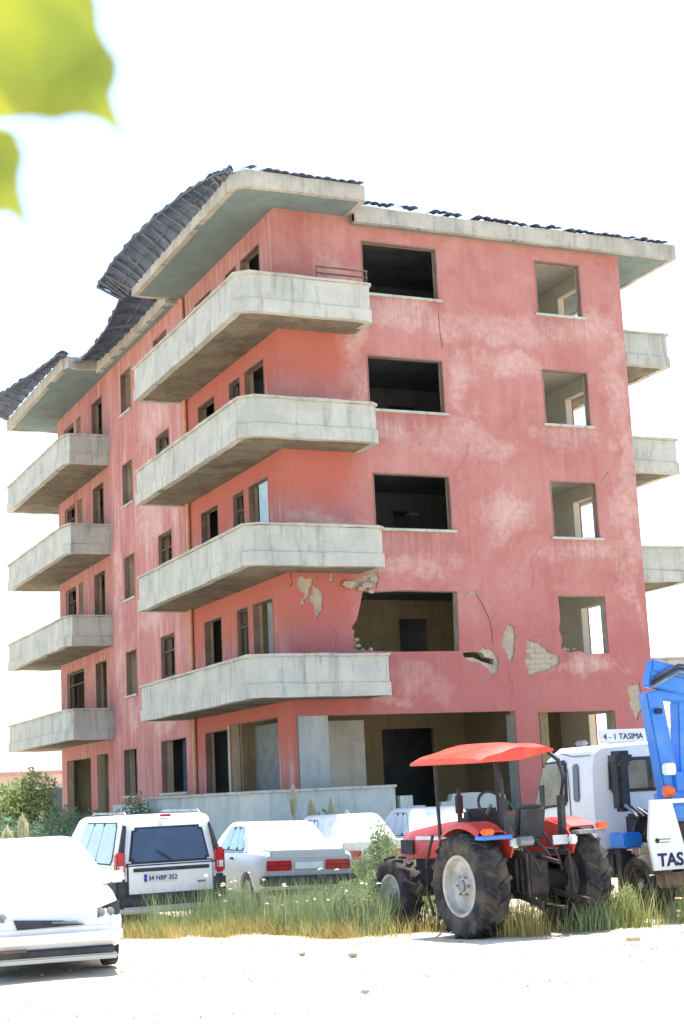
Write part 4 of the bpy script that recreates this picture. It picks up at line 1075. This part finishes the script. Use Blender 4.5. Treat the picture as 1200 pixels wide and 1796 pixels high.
MT['weed'] = leafmat('grey_green_weed', S(118, 136, 98), S(148, 160, 116), S(182, 180, 138))
MT['shrub'] = leafmat('shrub_leaf', S(100, 128, 102), S(126, 148, 110))
MT['bush'] = leafmat('bush_leaf', S(146, 160, 104), S(172, 178, 118), S(116, 138, 94))
MT['plume'] = leafmat('reed_plume', S(206, 202, 172), S(184, 184, 150))
MT['flower'] = leafmat('white_umbel', S(226, 226, 212), S(210, 212, 190))
MT['stem'] = simple('woody_stem', S(96, 84, 64), S(120, 104, 80), 6, .9)

def blades(name, base, hgt, wid, lean, mat, label, nseg=2, parent=None):
    """base (n,2); each blade a bent tapering strip"""
    n = len(base); V = np.zeros((n, 2*nseg+1, 3)); az = rng.uniform(0, 2*PI, n); la = rng.uniform(0, 2*PI, n)
    bend = rng.uniform(.2, 1, n)*lean
    for s in range(nseg+1):
        t = s/nseg
        cx_ = base[:, 0]+np.cos(la)*bend*hgt*t*t; cy_ = base[:, 1]+np.sin(la)*bend*hgt*t*t; cz_ = hgt*t*(1-.15*bend*t)-.03
        gzv = .035*np.sin(base[:, 0]*.7+1.3)*np.cos(base[:, 1]*.55)+.02*np.sin(base[:, 0]*1.9+base[:, 1]*1.3)
        ww = wid*(1-t)/2
        if s < nseg:
            for i, sg_ in ((0, -1), (1, 1)):
                V[:, 2*s+i] = np.stack([cx_+sg_*np.cos(az)*ww, cy_+sg_*np.sin(az)*ww, cz_+gzv], 1)
        else: V[:, 2*s] = np.stack([cx_, cy_, cz_+gzv], 1)
    F = []
    m = 2*nseg+1
    for k in range(n):
        o_ = k*m
        for s in range(nseg-1): F.append((o_+2*s, o_+2*s+1, o_+2*s+3, o_+2*s+2))
        F.append((o_+2*nseg-2, o_+2*nseg-1, o_+2*nseg))
    o = obj_np(name, V.reshape(-1, 3).tolist(), F, mat, parent)
    return tag(o, label, None, None, 'stuff')
VEH = [(-7.2, -5.2, -9.9, -5.4), (-4.5, -2.75, -9.1, -5.1), (-2.0, -.3, -6.6, -2.5), (.3, 2.0, -5.9, -1.8)]
def front_y(x):       # near edge of the weeds
    return np.interp(x, [-20, -8, -6.57, -5.38, -4.9, -3.9, -3.18, -1.93, 0, 6], [-12.2, -11.6, -11.0, -12.3, -13.4, -13.7, -14.6, -15.6, -16.6, -18.0])
def scatter(n, x0, x1, depth, edge=0, clump=.55, back=None):
    pts = []
    while len(pts) < n:
        x = rng.uniform(x0, x1, n); y = front_y(x)+edge+.35*np.sin(x*3.1)+.2*np.sin(x*7.7+1)+rng.uniform(0, 1, n)**1.3*depth
        d = np.sin(x*2.3+y*1.1)*np.cos(y*2.9-x*.7)+.6*np.sin(x*5.1)*np.sin(y*4.3)
        ok = (d > rng.uniform(-1.4, clump*1.6, n))
        for v in VEH: ok &= ~((x > v[0]-.0) & (x < v[1]) & (y > v[2]+.15) & (y < v[3]))
        ok &= y < -1.3
        ok &= rng.uniform(0, 1, n) < np.interp(x, [-9, -5, -4.2, -3.6, -1.6, 5], [1, 1, .55, .22, .14, .2])*(.35+.65*(np.sin(x*1.7+y*.9)*np.sin(y*1.3-x*.4) > -.15))
        pts += list(zip(x[ok], y[ok]))
    return np.array(pts[:n])
b = scatter(9000, -8, 4.5, 5.0)
blades('grass', b, rng.uniform(.08, .42, len(b))*rng.uniform(.6, 1.2, len(b)), rng.uniform(.008, .02, len(b)), .55, 'grass', 'green and yellowing meadow grass around the parked vehicles')
b = scatter(8500, -8, 4.5, 2.6, -.3)
blades('dry_grass', b, rng.uniform(.05, .36, len(b)), rng.uniform(.006, .015, len(b)), .8, 'straw', 'straw coloured dry grass along the edge of the bare earth')
b = scatter(5200, -7, 3.5, 3.8, .4)
blades('weeds', b, rng.uniform(.35, .85, len(b)), rng.uniform(.008, .018, len(b)), .4, 'weed', 'taller grey green weeds among the grass', 3)
xs_ = rng.uniform(-12, 14, 9000); ys_ = rng.uniform(-7, 24, 9000)
okk = ((xs_ < -1.7) | (ys_ < -1.4)) & (xs_ < 9)
for v in VEH: okk &= ~((xs_ > v[0]) & (xs_ < v[1]) & (ys_ > v[2]) & (ys_ < v[3]))
b = np.stack([xs_[okk], ys_[okk]], 1)
blades('undergrowth', b, rng.uniform(.3, .95, len(b)), rng.uniform(.02, .05, len(b)), .5, 'weed', 'rough green undergrowth round the foot of the building')
def patch_weeds(n, cx_, cy_, sx, sy, h0, h1, mat, label):
    bs = rng.normal(size=(n, 2))*np.array([sx, sy])+np.array([cx_, cy_])
    blades('weeds', bs, rng.uniform(h0, h1, n), rng.uniform(.008, .022, n), .45, mat, label, 3)
patch_weeds(900, -3.0, -10.0, .75, .5, .3, .85, 'weed', 'tall pale weeds in front of the grey saloon bumper')
patch_weeds(1500, -2.0, -8.6, .55, .9, .5, 1.25, 'weed', 'high scruffy weeds between the grey saloon and the tractor')
patch_weeds(700, -4.05, -12.9, .30, .25, .25, .8, 'weed', 'pale weeds hiding the foot of the tractor front wheel')
patch_weeds(260, -2.35, -15.6, .18, .12, .2, .6, 'weed', 'weeds growing behind the tractor drawbar')
patch_weeds(420, -1.75, -15.5, .22, .15, .2, .7, 'grass', 'weeds between the tractor and the truck')
patch_weeds(500, -3.35, -15.45, .16, .12, .2, .6, 'straw', 'dry stalks against the tractor rear tyre')
patch_weeds(700, -5.2, -10.6, .9, .3, .15, .5, 'grass', 'grass clumps below the estate van bumper')
# white umbels on stalks
def umbels(n):
    b = scatter(n, -6, 0, 3.0, .2); V = []; F = []
    for x, y in b:
        h = random.uniform(.35, .8); r = random.uniform(.02, .045); o_ = len(V)
        V += [(x-.004, y, 0), (x+.004, y, 0), (x, y, h)]; F.append((o_, o_+1, o_+2)); o_ = len(V)
        V.append((x, y, h+.015)); V += [(x+r*math.cos(t), y+r*math.sin(t), h+random.uniform(-.012, .006)) for t in (k*2*PI/7 for k in range(7))]
        F += [(o_, o_+1+k, o_+1+(k+1) % 7) for k in range(7)]
    tag(obj_np('wild_flowers', V, F, 'flower'), 'small white flower heads scattered through the weeds', None, None, 'stuff')
umbels(40)

def leaf_cloud(name, lobes, n, size, mat, parent):
    V = []; F = []
    tot = sum(l[3]*l[4]*l[5] for l in lobes)
    for cx_, cy_, cz_, rx, ry, rz in lobes:
        k = max(20, int(n*rx*ry*rz/tot))
        u = rng.normal(size=(k, 3)); u /= np.linalg.norm(u, axis=1)[:, None]; rad = rng.uniform(.35, 1.08, k)**.6
        p = u*rad[:, None]*np.array([rx, ry, rz])+np.array([cx_, cy_, cz_])
        a = rng.normal(size=(k, 3)); a /= np.linalg.norm(a, axis=1)[:, None]
        c_ = np.cross(a, u+rng.normal(size=(k, 3))*.6); c_ /= np.linalg.norm(c_, axis=1)[:, None]
        s = size*rng.uniform(.6, 1.4, k)[:, None]
        q = np.stack([p-a*s, p+c_*s*.4, p+a*s, p-c_*s*.4], 1).reshape(-1, 3)
        o_ = len(V); V += q.tolist(); F += [(o_+4*i, o_+4*i+1, o_+4*i+2, o_+4*i+3) for i in range(k)]
    return obj_np(name, V, F, mat, parent)
def bush(name, label, loc, lobes, n, size, mat, cat='shrub', group=None):
    t = tag(empty(name, loc), label, cat, group)
    leaf_cloud('crown', lobes, n, size, mat, t)
    for l in lobes:
        bm = B(); tube(bm, [(l[0]*.1, l[1]*.1, -.1), (l[0]*.6+random.uniform(-.1, .1), l[1]*.6, l[2]*.5), (l[0], l[1], l[2])], [.04, .025, .01], 6); obj('stem', bm, 'stem', t)
    return t
bush('bush', 'yellow green leafy bush at the left edge below the balconies', (-4.3, 9.2, 0), [(0, 0, 1.3, 1.0, 1.0, 1.3), (.5, .3, 2.2, .6, .6, .7), (-.7, 0, 1.7, .8, .8, 1.0), (.1, -.3, 2.4, .5, .5, .6), (-1.5, .3, 1.2, .9, .9, 1.1), (.9, -.2, 1.2, .6, .6, .8)], 9000, .075, 'bush')
bush('shrub', 'dark green shrub between the bush and the estate van roof', (-3.6, 4.5, 0), [(0, 0, .9, .9, .9, .9), (.8, -.3, .8, .7, .7, .8), (-.8, .2, 1.1, .7, .7, .9)], 5000, .06, 'shrub')
bush('shrub', 'dark green shrub behind the white hatchback roof', (-6.6, 1.0, 0), [(0, 0, .85, 1.1, 1.0, .95), (-1.1, .2, .8, .8, .8, .8), (1.0, 0, .8, .8, .7, .75)], 5000, .06, 'shrub')
bush('shrub', 'low green shrub against the terrace wall under the side windows', (-1.9, 6.6, 0), [(0, 0, 1.1, .5, .7, 1.1), (-.1, -.8, .9, .45, .5, .9), (0, 1.2, .9, .4, .7, .9)], 3600, .055, 'shrub')
bush('shrub', 'green shrub at the terrace wall behind the grey saloon', (-.2, -2.2, 0), [(0, 0, .8, .6, .4, .8), (.9, .1, .7, .5, .4, .75), (-.9, .1, .6, .5, .4, .6)], 3200, .05, 'shrub')
bush('shrub', 'green shrub between the low wall and the tractor', (4.9, -1.6, 0), [(0, 0, .8, .5, .4, .8), (.9, -.1, .6, .5, .4, .6), (2.2, 0, .7, .6, .4, .7)], 2600, .05, 'shrub')
WC = 'pale weed clumps beside the vehicles'
bush('weed_clump', 'tall pale weed clump covering the white car behind the grey saloon', (-2.05, -8.5, 0), [(0, 0, .5, .35, .4, .55), (.3, .3, .75, .3, .3, .5), (-.25, .2, .4, .3, .3, .4), (.5, -.2, .45, .3, .3, .45), (.15, .1, 1.05, .2, .2, .4)], 5200, .035, 'weed', 'weed', WC)
bush('weed_clump', 'pale weed clump at the foot of the tractor front wheel', (-4.25, -12.75, 0), [(0, 0, .25, .22, .2, .3), (.15, .1, .5, .12, .12, .3), (-.3, .05, .3, .2, .2, .3)], 1500, .03, 'weed', 'weed', WC)
bush('weed_clump', 'flowering weed clump below the grey saloon right tail lamp', (-3.2, -9.9, 0), [(0, 0, .25, .4, .25, .3), (.5, 0, .35, .3, .2, .35), (-.5, .1, .2, .3, .2, .25)], 2000, .03, 'weed', 'weed', WC)
bush('weed_clump', 'small green weed clump between tractor and plank', (-1.75, -15.4, 0), [(0, 0, .2, .2, .15, .25), (.2, .1, .3, .12, .12, .25)], 700, .03, 'weed', 'weed', WC)
def reeds(label, loc, plumes):
    t = tag(empty('plume_reed', loc), label, 'reed', 'pale plumed reeds')
    nb = 160; base = rng.normal(size=(nb, 2))*.22
    V = []; F = []
    for x, y in base:
        h = random.uniform(.6, 1.35); a = random.uniform(0, 2*PI); ln = random.uniform(.1, .5); o_ = len(V)
        V += [(x-.012, y, -.02), (x+.012, y, -.02), (x+math.cos(a)*ln*.4+.008, y+math.sin(a)*ln*.4, h*.7), (x+math.cos(a)*ln*.4-.008, y+math.sin(a)*ln*.4, h*.7), (x+math.cos(a)*ln, y+math.sin(a)*ln, h)]
        F += [(o_, o_+1, o_+2, o_+3), (o_+3, o_+2, o_+4)]
    lv = obj_np('leaves', V, F, 'weed', t); lv['kind'] = 'stuff'
    for dx, dy, h, l in plumes:
        b_ = B(); tube(b_, [(dx*.4, dy*.4, 0), (dx, dy, h-l*.8)], .01, 5); s_ = obj('stalk', b_, 'stem', t)
        V = []; F = []
        for i in range(320):
            u = random.random(); a = random.uniform(0, 2*PI); rr_ = .10*math.sin(PI*min(1, u*.9+.08))**.8; z = h-l+l*u
            o_ = len(V); c_, s2 = math.cos(a), math.sin(a)
            V += [(dx+c_*.01, dy+s2*.01, z-.05), (dx+c_*rr_*.7-s2*.012, dy+s2*rr_*.7+c_*.012, z), (dx+c_*rr_, dy+s2*rr_, z+.07)]; F.append((o_, o_+1, o_+2))
        obj_np('plume', V, F, 'plume', t)
reeds('clump of reeds with three cream plumes behind the grey saloon roof', (-1.35, -3.7, 0), [(-.25, 0, 2.10, .62), (.18, .1, 1.82, .55), (.55, -.1, 1.80, .6)])
reeds('reed clump with one small plume right of the grey saloon', (-.9, -5.0, 0), [(-.1, 0, 1.55, .45), (.25, .1, 1.4, .4)])
reeds('single pale plume rising behind the white hatchback roof', (-8.2, -8.6, 0), [(0, 0, 1.80, .55), (-.22, .1, 1.62, .4)])

# grass tufts and stones on the bare earth
for i, (x, y, s, lab) in enumerate([(-6.74, -15.9, .12, 'small dry tuft on the bare earth right of the hatchback'), (-5.1, -14.9, .10, 'tiny tuft on the earth below the tractor front wheel'), (-3.0, -17.6, .12, 'dry tuft on the bare earth at the lower right')]):
    n = 60; bs = rng.normal(size=(n, 2))*.09+np.array([x, y])
    o = blades('grass_tuft', bs, rng.uniform(.03, s, n), np.full(n, .008), .8, 'straw', None); o['label'] = lab; o['category'] = 'tuft'; o['kind'] = 'thing'
def stone(loc, s, label):
    bm = B(); bmesh.ops.create_icosphere(bm, subdivisions=2, radius=1)
    for v in bm.verts: v.co *= random.uniform(.8, 1.15)
    bmesh.ops.scale(bm, vec=(s, s*.8, s*.55), verts=bm.verts)
    o = obj('stone', bm, MT['core'], None, 60); o.location = loc; tag(o, label, 'stone', 'stones on the bare earth')
stone((-7.22, -19.1, .03), .05, 'small dark stone alone on the bright earth at the bottom')
stone((-5.9, -15.9, .03), .07, 'stone on the earth left of the tractor wheel')
stone((-2.75, -17.1, .03), .10, 'brown stone at the grass edge below the truck panel')
stone((-6.3, -15.3, .03), .05, 'stone beside the small dry tuft')
V = []; F = []
for _ in range(1500):
    x = random.uniform(-13, 1); y = random.uniform(-20, -10.5); s = random.uniform(.006, .022); o_ = len(V); z = gz(x, y)
    V += [(x-s, y, z-.005), (x+s*.5, y+s, z-.005), (x+s*.6, y-s, z-.005), (x, y, z+s*.9)]; F += [(o_, o_+1, o_+3), (o_+1, o_+2, o_+3), (o_+2, o_, o_+3)]
tag(obj_np('gravel', V, F, 'core'), 'scattered gravel on the bare earth', None, None, 'stuff')

# ------------------------------------------------------------------ far house at the left edge
MT['hwall'] = concrete('far_house_wall', S(214, 200, 188), S(200, 182, 170), S(160, 130, 116), .4)
MT['htile'] = simple('far_roof_tile', S(196, 158, 148), S(178, 140, 130), 3, .9, .4, 14)
hs = tag(empty('far_house', (1.5, 43.5, 0)), 'low far house with red tiled roof behind the left balconies', 'house')
obj('wall', bx(-9, 4.6, 0, 8, 0, 3.7), 'hwall', hs)
bm = B(); prism(bm, [(-.6, 3.55), (-.6, 3.72), (4, 5.35), (8.6, 3.72), (8.6, 3.55)], lambda u, v, d: (-9.6+d, u, v), 14.8); rf = obj('roof', bm, 'htile', hs)
obj('chimney', bx(-3.2, -2.6, 2.6, 3.2, 4.4, 6.0), 'hwall', rf)
for x0 in (-7.5, -4.6, -1.9, .55, 2.9):
    wn = obj('window', bx(x0, x0+.9, -.05, .08, 1.6, 2.9), 'glass', hs); obj('frame', plate(rect(x0-.1, x0+1.0, 1.5, 3.0), [rect(x0+.02, x0+.88, 1.62, 2.88)], fr(-.08), .1), 'conc', wn)
hs2 = tag(empty('far_house', (-14, 62, 0)), 'pale far house at the extreme left edge', 'house')
obj('wall', bx(-6, 12, 0, 9, 0, 5.2), 'hwall', hs2)
bm = B(); prism(bm, [(-.6, 5.1), (-.6, 5.25), (4.5, 7.2), (9.6, 5.25), (9.6, 5.1)], lambda u, v, d: (-6.6+d, u, v), 19.2); obj('roof', bm, 'htile', hs2)
for x0 in (-4, -1, 2, 5, 8): obj('window', bx(x0, x0+1.1, -.05, .08, 2.4, 3.9), 'glass', hs2)

# ------------------------------------------------------------------ vine leaves hanging close to the camera
def leaf_near():
    g = NG('backlit_vine_leaf'); p = g.pos(True)
    col = g.mix(g.ramp(g.noise(p, 26, 4, .5), .35, .65), S(150, 168, 92), S(196, 198, 96))
    g.done(col, .5, 0, .3)
    t = g.n('ShaderNodeBsdfTranslucent'); g.l(g.mix(.5, col, S(226, 224, 92)), t.inputs['Color'])
    mx = g.n('ShaderNodeMixShader'); mx.inputs[0].default_value = .55
    g.l(g.b.outputs[0], mx.inputs[1]); g.l(t.outputs[0], mx.inputs[2]); g.l(mx.outputs[0], g.o.inputs['Surface'])
    return g.m
MT['vine'] = leaf_near()
# a vine twig hanging at head height; its leaves are laid out in millimetres on the twig's own frame
br = tag(empty('vine_twig', (-13.4239, -32.3731, 2.2564)), 'blurred yellow green vine leaves hanging in the top left corner', 'leaf')
br.rotation_euler = (R(100.5), R(2.67), R(-24.0))
K = .2322e-3
def lp(x, y, z=0): return Vector((x*K, -y*K, z))
def near_leaf(out, mid, curl):
    n = len(out); P = []
    for i in range(n):            # smooth the outline
        p0, p1, p2, p3 = (Vector(out[(i+k) % n]) for k in (-1, 0, 1, 2))
        for t in (0, .33, .66):
            P.append(.5*((2*p1)+(p2-p0)*t+(2*p0-5*p1+4*p2-p3)*t*t+(3*p1-p0-3*p2+p3)*t**3))
    bm = B(); vs_ = [bm.verts.new((p.x, p.y, 0)) for p in P]
    ed = [bm.edges.new((vs_[i], vs_[(i+1) % len(vs_)])) for i in range(len(vs_))]
    bmesh.ops.triangle_fill(bm, use_beauty=True, edges=ed)
    bmesh.ops.subdivide_edges(bm, edges=bm.edges[:], cuts=1, use_grid_fill=True)
    for v in bm.verts:
        x, y = v.co.x, v.co.y
        v.co = lp(x+40, y+140, -.012*math.sin((x+y)*.012)-.00012*(x-mid[0]))
    r_ = bmesh.ops.extrude_face_region(bm, geom=bm.faces[:], use_keep_orig=True)
    bmesh.ops.translate(bm, vec=(0, 0, -.0006), verts=[v for v in r_['geom'] if isinstance(v, bmesh.types.BMVert)])
    return obj('leaf', bm, 'vine', br, 70)
near_leaf([(-60, -130), (60, -120), (140, -60), (152, 8), (170, 45), (192, 80), (194, 120), (186, 150), (196, 185), (209, 222), (178, 205), (135, 194), (90, 204), (45, 196), (-10, 200), (-90, 190), (-140, 60)], (10, 20), 1)
near_leaf([(-70, 205), (4, 212), (26, 240), (38, 272), (35, 305), (38, 340), (48, 392), (18, 376), (-20, 384), (-90, 370), (-120, 280)], (-40, 290), 1)
bm = B(); tube(bm, [lp(-20, -900), lp(-20, -260), lp(-5, -120), lp(0, 0), lp(-20, 200, -.01), lp(-30, 370)], .0022, 6); obj('twig', bm, 'stem', br, 40)
bm = B(); tube(bm, [lp(0, 0), lp(40, 30), lp(60, 100)], .0014, 6); obj('leaf_stalk', bm, 'stem', br, 40)
